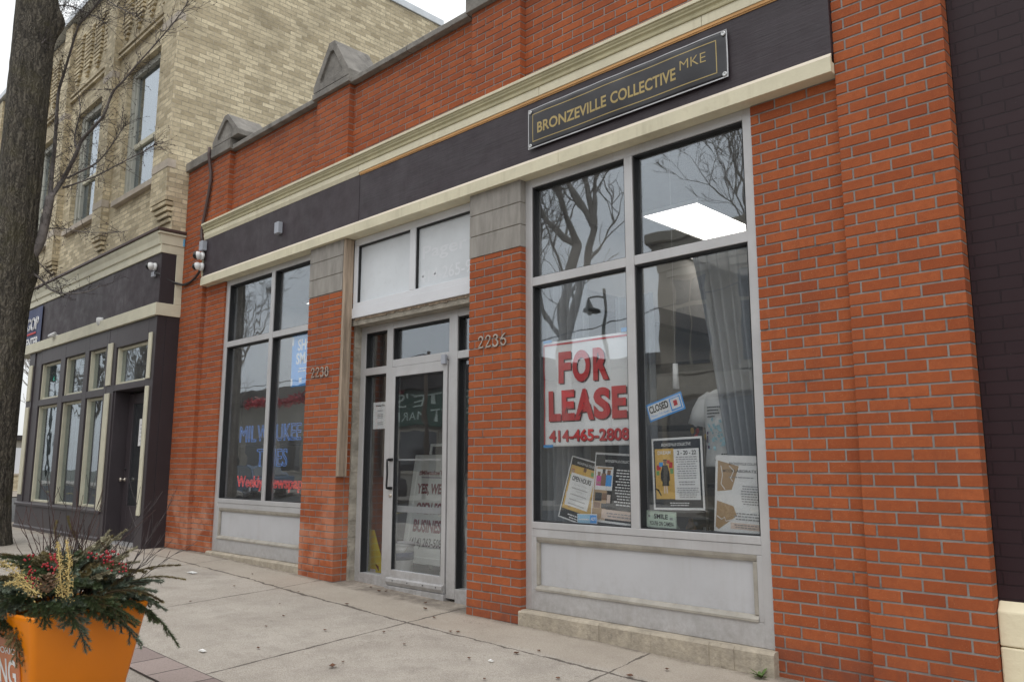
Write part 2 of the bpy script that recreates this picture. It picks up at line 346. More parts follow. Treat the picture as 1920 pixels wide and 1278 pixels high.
def barkmat():
    k = NB('furrowed_bark'); p = k.pos()
    v = k.mapv(p, (1,1,.16)); a = k.noise(v, 24, 6, .65); b = k.noise(k.mapv(p, (1,1,.35)), 70, 4, .6)
    wv = k.n('ShaderNodeVectorMath', operation='ADD'); nz = k.n('ShaderNodeTexNoise'); nz.inputs['Scale'].default_value = 9; nz.inputs['Detail'].default_value = 4
    k.l(p, nz.inputs['Vector']); sc = k.n('ShaderNodeVectorMath', operation='SCALE'); k.l(nz.outputs['Color'], sc.inputs[0]); sc.inputs['Scale'].default_value = .16
    k.l(p, wv.inputs[0]); k.l(sc.outputs[0], wv.inputs[1])
    vo = k.n('ShaderNodeTexVoronoi', feature='DISTANCE_TO_EDGE'); vo.inputs['Scale'].default_value = 24
    k.l(k.mapv(wv.outputs[0], (1,1,.10)), vo.inputs['Vector'])
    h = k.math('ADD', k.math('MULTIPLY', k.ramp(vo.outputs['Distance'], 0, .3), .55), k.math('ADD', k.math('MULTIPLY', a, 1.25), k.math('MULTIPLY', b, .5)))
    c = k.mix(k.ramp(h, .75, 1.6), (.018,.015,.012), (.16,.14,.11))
    c = k.mix(k.math('MULTIPLY', k.ramp(k.noise(p, 2.2, 5, .7), .5, .7), .45), c, (.085,.075,.03))
    c = k.mix(k.math('MULTIPLY', k.ramp(k.noise(k.mapv(p,(1,1,.5)), 60, 3, .7), .62, .72), .5), c, (.32,.29,.26))
    k.l(c, k.b.inputs['Base Color']); k.b.inputs['Roughness'].default_value = .95
    k.l(k.bump(h, .02), k.b.inputs['Normal']); return k.m
M['bark'] = barkmat()
M['twigbark'] = pbr('grey_twig_bark', (.055,.045,.045), .85, var=.3, scale=12)
M['limb'] = pbr('smooth_grey_limb', (.15,.132,.125), .9, var=.4, scale=9, bump=.006, bscale=50)

def pavemat():
    k = NB('pavement_concrete'); p = k.pos(); s = k.n('ShaderNodeSeparateXYZ'); k.l(p, s.inputs[0])
    c = k.mix(k.ramp(k.noise(p, .9, 5, .6), .35, .65), (.38,.340,.292), (.47,.428,.372))
    c = k.mix(k.math('MULTIPLY', k.ramp(k.noise(p, 3.3, 6, .7), .46, .66), .45), c, (.245,.215,.185))
    c = k.mix(k.math('MULTIPLY', k.ramp(k.noise(p, 120, 3, .6), .44, .64), .6), c, (.20,.17,.145))
    c = k.mix(k.math('MULTIPLY', k.ramp(k.noise(p, 190, 2, .5), .57, .66), .6), c, (.62,.58,.53))
    # tan, grittier strip against the shop front
    edge = k.ramp(k.math('ADD', s.outputs[1], k.math('MULTIPLY', k.noise(p, 2, 4), .1)), -.52, -.42)
    c = k.mix(k.math('MULTIPLY', edge, .4), c, (.36,.30,.235))
    foot = k.math('MULTIPLY', k.ramp(k.math('ADD', s.outputs[1], k.math('MULTIPLY', k.noise(p, 14, 4, .7), .09)), -.03, .03), k.ramp(k.noise(p, 6, 5, .7), .3, .6))
    c = k.mix(k.math('MULTIPLY', foot, .7), c, (.10,.08,.065))
    # gum spots and drips
    vo = k.n('ShaderNodeTexVoronoi'); vo.inputs['Scale'].default_value = 2.6; k.l(p, vo.inputs['Vector'])
    spot = k.math('MULTIPLY', k.math('LESS_THAN', vo.outputs['Distance'], .045), k.math('GREATER_THAN', k.noise(p, 1.7, 2), .47))
    c = k.mix(k.math('MULTIPLY', spot, .45), c, (.17,.15,.13))
    st_ = k.ramp(k.noise(k.mapv(p, (1,1.8,1)), 1.05, 6, .75), .56, .68); c = k.mix(k.math('MULTIPLY', st_, .33), c, (.21,.185,.16))
    crk = k.math('LESS_THAN', k.math('ABSOLUTE', k.math('SUBTRACT', k.noise(p, .75, 6, .62), .5)), .0016); c = k.mix(k.math('MULTIPLY', k.math('MULTIPLY', crk, k.ramp(k.noise(p, .5, 2), .5, .6)), .55), c, (.13,.11,.095))
    # joints: every 1.95 m across, one long joint 0.52 m from the shop front
    jw = k.math('MULTIPLY', k.math('SUBTRACT', k.noise(p, 7, 5, .7), .5), .05)
    jx = k.math('ADD', k.math('ADD', s.outputs[0], k.math('MULTIPLY', s.outputs[1], .15)), k.math('ADD', jw, 3.17))
    fx = k.math('ABSOLUTE', k.math('SUBTRACT', k.math('FRACT', k.math('ADD', k.math('DIVIDE', jx, 1.95), 100.5)), .5))
    lx = k.math('LESS_THAN', k.math('MULTIPLY', fx, 1.95), k.math('MULTIPLY', k.ramp(k.noise(p, 4, 4), .22, .6), .012))
    fy = k.math('ABSOLUTE', k.math('ADD', k.math('ADD', s.outputs[1], k.math('MULTIPLY', jw, 1.6)), k.math('ADD', .56, k.math('MULTIPLY', k.math('ADD', s.outputs[0], 4.0), .02))))
    ly = k.math('LESS_THAN', fy, k.math('MULTIPLY', k.ramp(k.noise(p, 5, 4), .27, .66), .019))
    fy2 = k.math('ABSOLUTE', k.math('ADD', s.outputs[1], k.math('ADD', jw, 3.6)))
    l2 = k.math('LESS_THAN', fy2, .008)
    near = k.math('MULTIPLY', k.math('GREATER_THAN', s.outputs[1], -5.3), 1.0)
    jj = k.math('MULTIPLY', k.math('MAXIMUM', k.math('MAXIMUM', lx, ly), l2), near)
    c = k.mix(k.math('MULTIPLY', jj, .85), c, (.085,.07,.06))
    k.l(c, k.b.inputs['Base Color']); k.b.inputs['Roughness'].default_value = .92; k.b.inputs['Specular IOR Level'].default_value = .3
    h = k.math('SUBTRACT', k.math('MULTIPLY', k.noise(p, 130, 4, .7), .35), jj)
    k.l(k.bump(h, .006), k.b.inputs['Normal']); return k.m
M['pave'] = pavemat()

def pavermat():
    k = NB('clay_pavers'); p = k.pos(); s = k.n('ShaderNodeSeparateXYZ'); k.l(p, s.inputs[0])
    cv = k.n('ShaderNodeCombineXYZ'); k.l(k.math('ADD', s.outputs[0], k.math('MULTIPLY', k.noise(p, 6, 3), .02)), cv.inputs[0]); k.l(k.math('ADD', s.outputs[1], 2.54), cv.inputs[1])
    bt = k.n('ShaderNodeTexBrick'); k.l(cv.outputs[0], bt.inputs['Vector']); bt.offset = 0
    bt.inputs['Color1'].default_value = (.25,.195,.18,1); bt.inputs['Color2'].default_value = (.34,.275,.25,1); bt.inputs['Mortar'].default_value = (.06,.05,.045,1)
    bt.inputs['Scale'].default_value = 1; bt.inputs['Brick Width'].default_value = .33; bt.inputs['Row Height'].default_value = .26; bt.inputs['Mortar Size'].default_value = .006
    c = k.mix(k.math('MULTIPLY', k.ramp(k.noise(p, 60, 4, .7), .5, .7), .4), bt.outputs['Color'], (.16,.13,.12))
    k.l(c, k.b.inputs['Base Color']); k.b.inputs['Roughness'].default_value = .9
    k.l(k.bump(k.math('SUBTRACT', k.noise(p, 90, 4), bt.outputs['Fac']), .006), k.b.inputs['Normal']); return k.m
M['paver'] = pavermat()

# ------------------------------------------------------------------ mesh helpers
def world_of(o):
    m = Matrix.Identity(4)
    while o is not None:
        m = Matrix.LocRotScale(o.location, o.rotation_euler, o.scale) @ m; o = o.parent
    return m

def basis(d):
    d = d.normalized(); a = Vector((0,0,1)) if abs(d.z) < .9 else Vector((1,0,0))
    u = d.cross(a).normalized(); return u, d.cross(u).normalized()

_tc = {}
def text_geo(s, bold=0.0, outline=0.0):
    key = (s, bold, outline)
    if key in _tc: return _tc[key]
    cu = bpy.data.curves.new('txt', 'FONT'); cu.body = s; cu.size = 1; cu.offset = bold; cu.resolution_u = 4
    if outline: cu.fill_mode = 'NONE' if hasattr(cu, 'fill_mode') else 'FRONT'; cu.bevel_depth = outline; cu.bevel_resolution = 1
    o = bpy.data.objects.new('txt', cu); COL.objects.link(o)
    bpy.context.view_layer.update()
    me = bpy.data.meshes.new_from_object(o.evaluated_get(bpy.context.evaluated_depsgraph_get()))
    vs_ = [(v.co.x, v.co.y, v.co.z) for v in me.vertices]; fs = [tuple(p.vertices) for p in me.polygons]
    bpy.data.objects.remove(o); bpy.data.curves.remove(cu); bpy.data.meshes.remove(me)
    _tc[key] = (vs_, fs); return _tc[key]

class MB:
    def __init__(self): self.v = []; self.f = []; self.mi = []; self.sm = []; self.cur = 0; self.smooth = False
    def mat(self, i): self.cur = i; return self
    def add(self, vs_, fs):
        b = len(self.v); self.v += [Vector(x) for x in vs_]
        for f in fs: self.f.append(tuple(b+i for i in f)); self.mi.append(self.cur); self.sm.append(self.smooth)
        return self
    def box(self, x0, x1, y0, y1, z0, z1):
        return self.add([(x0,y0,z0),(x1,y0,z0),(x1,y1,z0),(x0,y1,z0),(x0,y0,z1),(x1,y0,z1),(x1,y1,z1),(x0,y1,z1)],
            [(0,3,2,1),(4,5,6,7),(0,1,5,4),(1,2,6,5),(2,3,7,6),(3,0,4,7)])
    def hexa(self, p):   # 8 points, bottom ring then top ring
        return self.add(p, [(0,3,2,1),(4,5,6,7),(0,1,5,4),(1,2,6,5),(2,3,7,6),(3,0,4,7)])
    def obox(self, c, U, V, N, w_, h, d):   # oriented box: corner c, extents w along U, h along V, d along N
        c, U, V, N = Vector(c), Vector(U), Vector(V), Vector(N)
        p = [c, c+U*w_, c+U*w_+V*h, c+V*h]; q = [x+N*d for x in p]
        return self.add(p+q, [(0,1,2,3),(7,6,5,4),(0,4,5,1),(1,5,6,2),(2,6,7,3),(3,7,4,0)])
    def quad(self, a, b, c, d): return self.add([a,b,c,d], [(0,1,2,3)])
    def extr_x(self, prof, x0, x1):   # profile of (y, z) swept along x
        n = len(prof); vs_ = [(x0,y,z) for y,z in prof] + [(x1,y,z) for y,z in prof]
        fs = [(i, (i+1) % n, n+(i+1) % n, n+i) for i in range(n)] + [tuple(range(n-1,-1,-1)), tuple(range(n,2*n))]
        return self.add(vs_, fs)
    def prism(self, poly, d):   # polygon of 3-D points pushed by vector d
        poly = [Vector(p) for p in poly]; n = len(poly); d = Vector(d)
        return self.add(poly+[p+d for p in poly], [tuple(range(n-1,-1,-1)), tuple(range(n,2*n))] + [(i,(i+1)%n,n+(i+1)%n,n+i) for i in range(n)])
    def tube(self, pts, rad, seg=6, cap=True):
        pts = [Vector(p) for p in pts]; rad = rad if isinstance(rad, (list, tuple)) else [rad]*len(pts)
        vs_ = []; fs = []; u = None
        for i, p in enumerate(pts):
            d = (pts[min(i+1, len(pts)-1)] - pts[max(i-1, 0)])
            if d.length < 1e-9: d = Vector((0,0,1))
            d.normalize()
            if u is None: u, v_ = basis(d)
            else:
                u = (u - d*u.dot(d))
                if u.length < 1e-6: u, _ = basis(d)
                u.normalize(); v_ = d.cross(u)
            for k in range(seg):
                a = 2*math.pi*k/seg; vs_.append(p + (u*math.cos(a)+v_*math.sin(a))*rad[i])
        for i in range(len(pts)-1):
            for k in range(seg):
                fs.append((i*seg+k, i*seg+(k+1)%seg, (i+1)*seg+(k+1)%seg, (i+1)*seg+k))
        if cap: fs += [tuple(range(seg-1,-1,-1)), tuple((len(pts)-1)*seg+k for k in range(seg))]
        return self.add(vs_, fs)
    def lathe(self, c, prof, seg=24, axis=(0,0,1)):   # prof of (r, h) along axis
        c = Vector(c); ax = Vector(axis).normalized(); u, v_ = basis(ax); vs_ = []; fs = []
        for r_, h in prof:
            for k in range(seg):
                a = 2*math.pi*k/seg; vs_.append(c+ax*h+(u*math.cos(a)+v_*math.sin(a))*r_)
        n = len(prof)
        for i in range(n-1):
            for k in range(seg): fs.append((i*seg+k, i*seg+(k+1)%seg, (i+1)*seg+(k+1)%seg, (i+1)*seg+k))
        fs += [tuple(range(seg-1,-1,-1)), tuple((n-1)*seg+k for k in range(seg))]
        return self.add(vs_, fs)
    def ball(self, c, r_, seg=12, rings=8, sc=(1,1,1)):
        prof = []; c = Vector(c); vs_ = []; fs = []
        for i in range(rings+1):
            t = math.pi*i/rings
            for k in range(seg):
                a = 2*math.pi*k/seg; vs_.append(c+Vector((r_*sc[0]*math.sin(t)*math.cos(a), r_*sc[1]*math.sin(t)*math.sin(a), r_*sc[2]*math.cos(t))))
        for i in range(rings):
            for k in range(seg): fs.append((i*seg+k, (i+1)*seg+k, (i+1)*seg+(k+1)%seg, i*seg+(k+1)%seg))
        return self.add(vs_, fs)
    def text(self, s, o, U, V, w_, h, bold=0.0, outline=0.0, align=None):
        vs_, fs = text_geo(s, bold, outline)
        xs = [p[0] for p in vs_]; ys = [p[1] for p in vs_]; x0, x1, y0, y1 = min(xs), max(xs), min(ys), max(ys)
        o, U, V = Vector(o), Vector(U), Vector(V); N = U.cross(V).normalized()
        sx = w_/(x1-x0); sy = h/(y1-y0)
        return self.add([o+U*((p[0]-x0)*sx)+V*((p[1]-y0)*sy)+N*(p[2]*min(sx, sy)) for p in vs_], fs)
    def build(self, name, mats, parent=None, bevel=0.0):
        inv = world_of(parent).inverted() if parent else Matrix.Identity(4)
        me = bpy.data.meshes.new(name); me.from_pydata([inv @ p for p in self.v], [], self.f)
        for m in (mats if isinstance(mats, (list, tuple)) else [mats]): me.materials.append(M[m] if isinstance(m, str) else m)
        for i, p in enumerate(me.polygons): p.material_index = self.mi[i]; p.use_smooth = self.sm[i]
        me.validate(); me.update()
        o = bpy.data.objects.new(name, me); COL.objects.link(o)
        if parent: o.parent = parent
        if bevel:
            b = o.modifiers.new('bevel', 'BEVEL'); b.width = bevel; b.segments = 2; b.limit_method = 'ANGLE'; b.angle_limit = R(40)
        return o

def tag(o, label, cat, group=None, kind=None):
    if label: o['label'] = label
    if cat: o['category'] = cat
    if group: o['group'] = group
    if kind: o['kind'] = kind
    return o
def thing(name, label, cat, loc=(0,0,0), rz=0, group=None):
    o = bpy.data.objects.new(name, None); COL.objects.link(o); o.location = loc; o.rotation_euler = (0,0,rz); o.empty_display_size = .1
    return tag(o, label, cat, group)
def rebase(o):   # move a one-mesh thing's origin to the base of its mesh
    me = o.data; xs = [v.co for v in me.vertices]
    c = Vector((sum(v.x for v in xs)/len(xs), sum(v.y for v in xs)/len(xs), min(v.z for v in xs)))
    me.transform(Matrix.Translation(-c)); o.location = c; return o
def one(mb, name, mats, label, cat, group=None, bevel=0.0):
    o = mb.build(name, mats, None, bevel); rebase(o); return tag(o, label, cat, group)
def dup(root, loc=None, rot=None, scale=None, label=None, group=None):
    r_ = root.copy(); COL.objects.link(r_)
    if loc is not None: r_.location = loc
    if rot is not None: r_.rotation_euler = rot
    if scale is not None: r_.scale = (scale,)*3
    if label: r_['label'] = label
    if group: r_['group'] = group
    for ch in list(root.children):
        c = ch.copy(); COL.objects.link(c); c.parent = r_
        for g in list(ch.children):
            d = g.copy(); COL.objects.link(d); d.parent = c
    return r_

X, Z = Vector((1,0,0)), Vector((0,0,1))
# ------------------------------------------------------------------ ground
GX = [(-60,.12),(-10.7,.12),(-9.5,.12),(-7.5,.072),(-6.9,.05),(-5,-.005),(-4.35,-.015),(-2.3,-.042),(3,-.09),(60,-.2)]
def ground_z(x, y):
    for (a, za), (b, zb) in zip(GX, GX[1:]):
        if a <= x <= b: z = za+(zb-za)*(x-a)/(b-a); break
    else: z = .1
    return z + (.018*y if y < 0 else 0)
def sheet(x0, x1, nx, y0, y1, ny, dz, rough=0.0):
    mb = MB(); mb.smooth = True
    for j in range(ny+1):
        for i in range(nx+1):
            x = x0+(x1-x0)*i/nx; y = y0+(y1-y0)*j/ny
            mb.v.append(Vector((x, y, ground_z(x, y)+dz+rough*noise.noise(Vector((x*.9, y*.9, 0))))))
    for j in range(ny):
        for i in range(nx):
            a = j*(nx+1)+i; mb.f.append((a, a+1, a+nx+2, a+nx+1)); mb.mi.append(0); mb.sm.append(True)
    return mb
tag(sheet(-17.6, 12, 150, -5.5, .3, 40, 0, .006).build('pavement', 'pave'), None, None, kind='structure')
tag(sheet(-17.0, 12, 90, -2.54, -2.28, 2, .012, .006).build('paver_strip', 'paver'), None, None, kind='structure')
k_ = MB(); k_.box(-60, 60, -5.7, -5.505, -.5, -.06); tag(k_.build('kerb', 'stone_sill'), None, None, kind='structure')
k_ = MB(); k_.quad((-300,-300,-.42),(300,-300,-.42),(300,300,-.42),(-300,300,-.42)); tag(k_.build('ground', 'earth'), None, None, kind='structure')
k_ = MB(); k_.quad((-150,-15.3,-.25),(150,-15.3,-.25),(150,-5.7,-.25),(-150,-5.7,-.25)); tag(k_.build('road', 'asphalt'), None, None, kind='structure')
k_ = MB(); k_.quad((-34,-5.5,.02),(-17.61,-5.5,.02),(-17.61,40,.02),(-34,40,.02)); tag(k_.build('side_street', 'asphalt'), None, None, kind='structure')
k_ = MB(); k_.quad((-80,-5.5,.05),(-34,-5.5,.05),(-34,20,.05),(-80,20,.05)); tag(k_.build('far_pavement', 'pave'), None, None, kind='structure')
k_ = MB(); k_.box(-150, 150, -19, -15.3, -.5, -.1); tag(k_.build('opposite_pavement', 'pave'), None, None, kind='structure')
k_ = MB()
for i in range(-40, 40): k_.box(i*3.6, i*3.6+1.8, -10.55, -10.43, -.25, -.243)
tag(k_.build('lane_marking', 'road_line'), None, None, kind='structure')

# ------------------------------------------------------------------ orange brick storefront
B = thing('storefront_building', 'one-storey orange brick storefront with cream cornice, dark fascia and pyramid-topped parapet', 'building', (-6, 0, 0))
CRS, BL, JT, RK, Z0 = .0677, .2135, .0112, .0048, -.2854   # course, brick length, joint, raked depth, lowest bed
random.seed(101)
mb = MB()
def brickwork(x0, x1, yf, yb, z0, z1, phase=0.0, left_end=True):
    mb.mat(0).box(x0+(.003 if left_end else 0), x1-.003, yf+RK, yb, z0, z1)      # mortar core
    mb.mat(1)
    k0 = int(math.floor((z0-Z0)/CRS))
    for k in range(k0, int((z1-Z0)/CRS)+1):
        za, zb = max(Z0+k*CRS+JT/2, z0), min(Z0+(k+1)*CRS-JT/2, z1-.001)
        if zb-za < .012: continue
        cuts = []; x = x1-(BL if (k % 2) else BL*.5)-phase
        while x > x0+.03: cuts.append(x+random.uniform(-.0022,.0022)); x -= BL
        ed = [x1]+cuts+[x0]
        for i in range(len(ed)-1):
            b = ed[i]-(JT/2 if i else 0); a = ed[i+1]+(JT/2 if i < len(ed)-2 else 0)
            if b-a < .015: continue
            y = yf+random.uniform(-.0007,.0009); t1, t2 = random.uniform(-.0006,.0006), random.uniform(-.0006,.0006)
            zz = random.uniform(-.0008,.0008); e = .0016
            d = min(yb, yf+.099) if i == 0 else yf+.03
            q = [(a,y,za+zz),(b,y+t1,za+zz),(b,d,za+zz),(a,d,za+zz),(a,y+t2,zb+zz),(b,y+t1+t2,zb+zz),(b,d,zb+zz),(a,d,zb+zz)]
            # arris slightly rounded: front face inset by e
            f0 = [(a+e,y,za+zz+e),(b-e,y+t1,za+zz+e),(b-e,y+t1+t2,zb+zz-e),(a+e,y+t2,zb+zz-e)]
            r0 = [(a,y+e,za+zz),(b,y+e+t1,za+zz),(b,y+e+t1+t2,zb+zz),(a,y+e+t2,zb+zz)]
            r1 = [(a,d,za+zz),(b,d,za+zz),(b,d,zb+zz),(a,d,zb+zz)]
            mb.add(f0+r0+r1, [(0,1,2,3),(4,5,1,0),(5,6,2,1),(6,7,3,2),(7,4,0,3),(8,9,5,4),(9,10,6,5),(10,11,7,6),(11,8,4,7)])
        if yb-yf > .115 and yb-yf < .2: mb.box(x1-.05, x1, yf+.108, yb, za, zb)
brickwork(-10.78,-10.14,0,.30,-.15,4.22); brickwork(-10.139,-9.597,.05,.30,-.15,3.56,.05); brickwork(-2.325,-1.70,.05,.30,-.15,3.56,.03)
brickwork(-1.744,-1.142,0,.60,-.2,6.6); brickwork(-7.51,-6.885,0,.165,-.15,2.966,.02); brickwork(-4.955,-4.35,0,.165,-.15,2.943)
for a, b in ((-9.569,-7.511),(-6.879,-4.961),(-4.354,-1.745)): brickwork(a,b,.062,.40,3.56,5.235,.06,False)
brickwork(-10.78,-9.57,0,.40,4.221,5.245); brickwork(-7.51,-6.88,0,.40,4.0,5.24,.02); brickwork(-4.96,-4.355,0,.40,4.0,5.24)
mb.build('brick_wall', ['mortar', 'brick'], B)
mb = MB()   # hidden shell: roof, rear and party walls
mb.box(-10.78,-1.2,.41,9,4.8,4.95).box(-10.78,-1.2,9,9.2,-.2,4.8).box(-10.78,-10.55,.31,9,-.2,4.8).box(-1.7,-1.5,.61,9,-.2,4.8)
mb.build('roof', 'roofing', B)
mb = MB()
mb.box(-10.5,-1.72,.335,8.95,-.1,.075).build('floor', 'ifloor', B)
mb = MB(); mb.box(-10.5,-1.72,.41,8.95,3.5,3.56); mb.build('ceiling', 'ceil', B)
mb = MB(); mb.box(-7.3,-7.2,.31,8.9,.086,3.498).box(-4.75,-4.65,.31,8.9,.086,3.498).box(-10.5,-7.3,5.2,5.3,.086,3.498).box(-4.65,-1.72,6.2,6.3,.086,3.498).box(-10.54,-10.46,.31,8.9,.086,3.498).box(-1.76,-1.68,.61,8.9,.086,3.498)
mb.build('interior_wall', 'interior', B)
mb = MB(); mb.box(-7.195,-4.755,3.3,3.4,.086,3.49).box(-7.195,-7.185,.35,3.3,.086,3.49); mb.build('vestibule_wall', 'vest', B)
mb = MB(); mb.box(-4.62,-4.5,1.0,4.6,2.62,2.78).box(-4.62,-3.3,4.6,4.7,2.45,2.9); mb.build('bulkhead', 'idark', B)

# stone caps on the two middle piers
for x0, x1, zb in ((-7.51,-6.885,2.966), (-4.955,-4.35,2.943)):
    mb = MB(); zs = [zb, zb+.19, zb+.377, 3.53]
    for a, b in zip(zs, zs[1:]): mb.box(x0-.002, x1+.001, -.004, .163, a+.003, b-.003)
    mb.mat(1).box(x0+.006, x1-.006, .004, .16, zb+.004, 3.528)
    mb.build('stone_cap', ['concrete_block', 'jamb'], B, bevel=.004)
# rough concrete jamb inside the door recess
mb = MB(); n = 22
for i in range(n):
    z0 = .0+3.5*i/n; z1 = .0+3.5*(i+1)/n; q = random.uniform(-.012,.012)
    mb.box(-6.9,-6.872+q*.6,.166,.36,z0,z1)
mb.build('door_jamb', 'jamb', B)
mb = MB(); mb.box(-4.97,-4.935,.166,.36,-.1,3.5); mb.build('door_jamb', 'jamb', B)
mb = MB(); mb.box(-6.87,-4.94,.12,.36,2.60,2.665).box(-6.88,-4.94,.24,.30,2.66,3.52); mb.build('lintel', 'jamb', B)

# parapet coping and gabled cap stones
mb = MB()
def cope(x0, x1, z0, z1, y0): mb.extr_x([(y0,z0),(y0,z1-.012),(y0+.012,z1),(.44,z1),(.44,z0)], x0, x1)
cuts = [-9.5,-8.3,-7.53,-6.86,-5.9,-5.0]
for a, b in zip(cuts, cuts[1:]):
    if (a, b) != (-7.53,-6.86): cope(a+.003, b-.003, 5.236, 5.305+random.uniform(-.004,.004), -.01)
cope(-4.33,-1.745,5.236,5.305,-.01)
cope(-10.80,-10.06,5.255,5.385,-.045); cope(-10.04,-9.50,5.246,5.385,-.045)
cope(-7.55,-6.84,5.242,5.32,-.045); cope(-5.0,-4.32,5.242,5.42,-.045)
mb.build('coping', 'coping', B, bevel=.006)
for x0, x1, zb, za in ((-7.54,-6.85,5.322,5.83), (-10.02,-9.3,5.387,5.75)):
    mb = MB(); xc = (x0+x1)/2; y0, y1 = -.04, .42; zs = zb+.07
    xt = [(x0,zb),(x1,zb),(x1,zs),(xc+.05,za),(xc-.05,za),(x0,zs)]
    f_ = [Vector((x, y0, z)) for x, z in xt]; b_ = [Vector((x, y1, z)) for x, z in xt]
    c_ = Vector((xc, y0, zb+.02+(za-zb)*.38)); i_ = [c_+(p-c_)*.62 for p in f_]; d_ = [p+Vector((0,.03,0)) for p in i_]
    n = 6; fs = []
    for i in range(n):
        j = (i+1) % n
        fs += [(i,j,n+j,n+i), (n+i,n+j,2*n+j,2*n+i), (i,3*n+i,3*n+j,j)]
    fs += [tuple(2*n+i for i in range(n)), tuple(3*n+i for i in reversed(range(n)))]
    mb.add(f_+i_+d_+b_, fs); mb.build('gabled_cap_stone', 'coping', B, bevel=.006)

# fascia, cornice, lower trim
mb = MB(); mb.box(-10.08,-6.592,-.03,.055,3.58,4.15); mb.build('fascia_board', 'fascia', B)
mb = MB(); mb.box(-6.588,-1.746,-.028,.055,3.58,4.15); mb.build('fascia_board', 'fascia_new', B)
mb = MB()
mb.extr_x([(-.088,4.338),(-.088,4.312),(.06,4.312),(.06,4.345)], -10.10, -1.746)
mb.mat(1).extr_x([(-.078,4.312),(-.076,4.296),(-.066,4.285),(-.066,4.274),(-.052,4.262),(-.050,4.247),(-.058,4.240),(-.055,4.226),(.06,4.226),(.06,4.312)], -10.095, -1.746)
mb.mat(2)
for a, b in zip([-10.09,-8.9,-6.6,-4.1,-2.6], [-8.904,-6.604,-4.104,-2.604,-1.746]): mb.extr_x([(-.046,4.2255),(-.046,4.150 if b > -6.6 else 4.165),(.06,4.150 if b > -6.6 else 4.165),(.06,4.2255)], a, b)
for a, b in ((-10.09,-8.9),(-8.896,-6.6)): mb.extr_x([(-.045,4.1645),(-.034,4.128),(.0,4.128),(.0,4.1645)], a, b)
mb.build('cornice', ['cream', 'olive', 'cream'], B, bevel=.002)
mb = MB(); mb.box(-6.585,-1.747,-.040,.0,4.128,4.149).box(-6.585,-1.747,-.034,.0,4.118,4.127); mb.build('wood_strip', 'rawwood', B)
mb = MB()
for a, b in ((-10.1,-8.2),(-8.197,-5.6),(-5.597,-3.9),(-3.897,-1.746)):
    mb.mat(0).box(a, b, -.05, .12, 3.51, 3.605)
    mb.mat(1).extr_x([(-.0495,3.6055),(-.036,3.632),(.0,3.632),(.0,3.6055)], a, b)
mb.build('trim_board', ['cream', 'cream_new'], B, bevel=.002)
mb = MB(); mb.box(-10.10,-10.082,-.045,.0,3.636,4.12); mb.build('trim_edge', 'cream', B)
mb = MB(); mb.box(-10.12,-1.75,.12,.30,3.515,3.56); mb.build('soffit', 'olive', B)

def shop_window(x0, x1, xm, zs, zbar, zt, zp0, zp1, yf, sw, mats=('alum','gasket')):
    """aluminium frame with four panes over a framed kick panel"""
    m = MB(); d = .11; mw_ = .072
    m.box(x0, x0+sw, yf, yf+d, zp0, zt).box(x1-.065, x1, yf, yf+d, zp0, zt)
    m.box(xm-mw_/2, xm+mw_/2, yf-.002, yf+d, zs, zt-.07)
    m.box(x0+sw, x1-.065, yf+.001, yf+d, zt-.07, zt)
    for a, b in ((x0+sw, xm-mw_/2), (xm+mw_/2, x1-.065)): m.box(a, b, yf+.002, yf+d, zbar-.035, zbar+.035)
    m.box(x0+sw, x1-.065, yf-.003, yf+d, zs-.05, zs).box(x0+sw, x1-.065, yf+.002, yf+d, zp1, zs-.052)
    m.box(x0+sw, x1-.065, yf+.003, yf+d, zp0, zp0+.145)
    m.box(x0+sw, x0+sw+.035, yf+.003, yf+d, zp0+.146, zp1-.001)
    m.box(x1-.10, x1-.065, yf+.003, yf+d, zp0+.146, zp1-.001)
    f = m.build('shop_window', 'alum', B, bevel=.003)
    g = MB()
    for a, b in ((x0+sw, xm-mw_/2), (xm+mw_/2, x1-.065)):
        for c, e in ((zs, zbar-.035), (zbar+.035, zt-.07)):
            g.box(a, a+.012, yf+.012, yf+.08, c, e).box(b-.012, b, yf+.012, yf+.08, c, e).box(a+.012, b-.012, yf+.012, yf+.08, e-.012, e).box(a+.012, b-.012, yf+.02, yf+.08, c, c+.008)
            p = MB(); p.box(a+.011, b-.011, yf+.055, yf+.061, c+.007, e-.011); p.build('glass_pane', 'glass', f)
    g.build('gasket', 'gasket', f)
    k = MB(); k.box(x0+sw+.02, x1-.085, yf+.03, yf+.06, zp0+.12, zp1+.02); k.build('kick_panel', 'panel', f)
    a, b, c, e = x0+sw+.0355, x1-.1005, zp0+.1455, zp1-.0005; t = .04
    k = MB(); k.extr_x([(yf-.008,c),(yf-.008,c+t*.4),(yf+.012,c+t),(yf+.029,c+t),(yf+.029,c)], a, b)
    k.extr_x([(yf+.002,e),(yf+.029,e),(yf+.029,e-t),(yf+.016,e-t),(yf+.006,e-t*.5)], a, b)
    for u, v_ in ((a, a+t*.7), (b-t*.7, b)): k.box(u, v_, yf+.004, yf+.028, c+t+.001, e-t-.001)
    k.build('panel_moulding', 'gold_mould', f, bevel=.002)
    return f
win_big = shop_window(-4.352,-2.326,-3.316,.753,2.645,3.509,.10,.64,.062,.072)
win_left = shop_window(-9.597,-7.51,-8.43,.785,2.68,3.509,.163,.675,.075,.085)

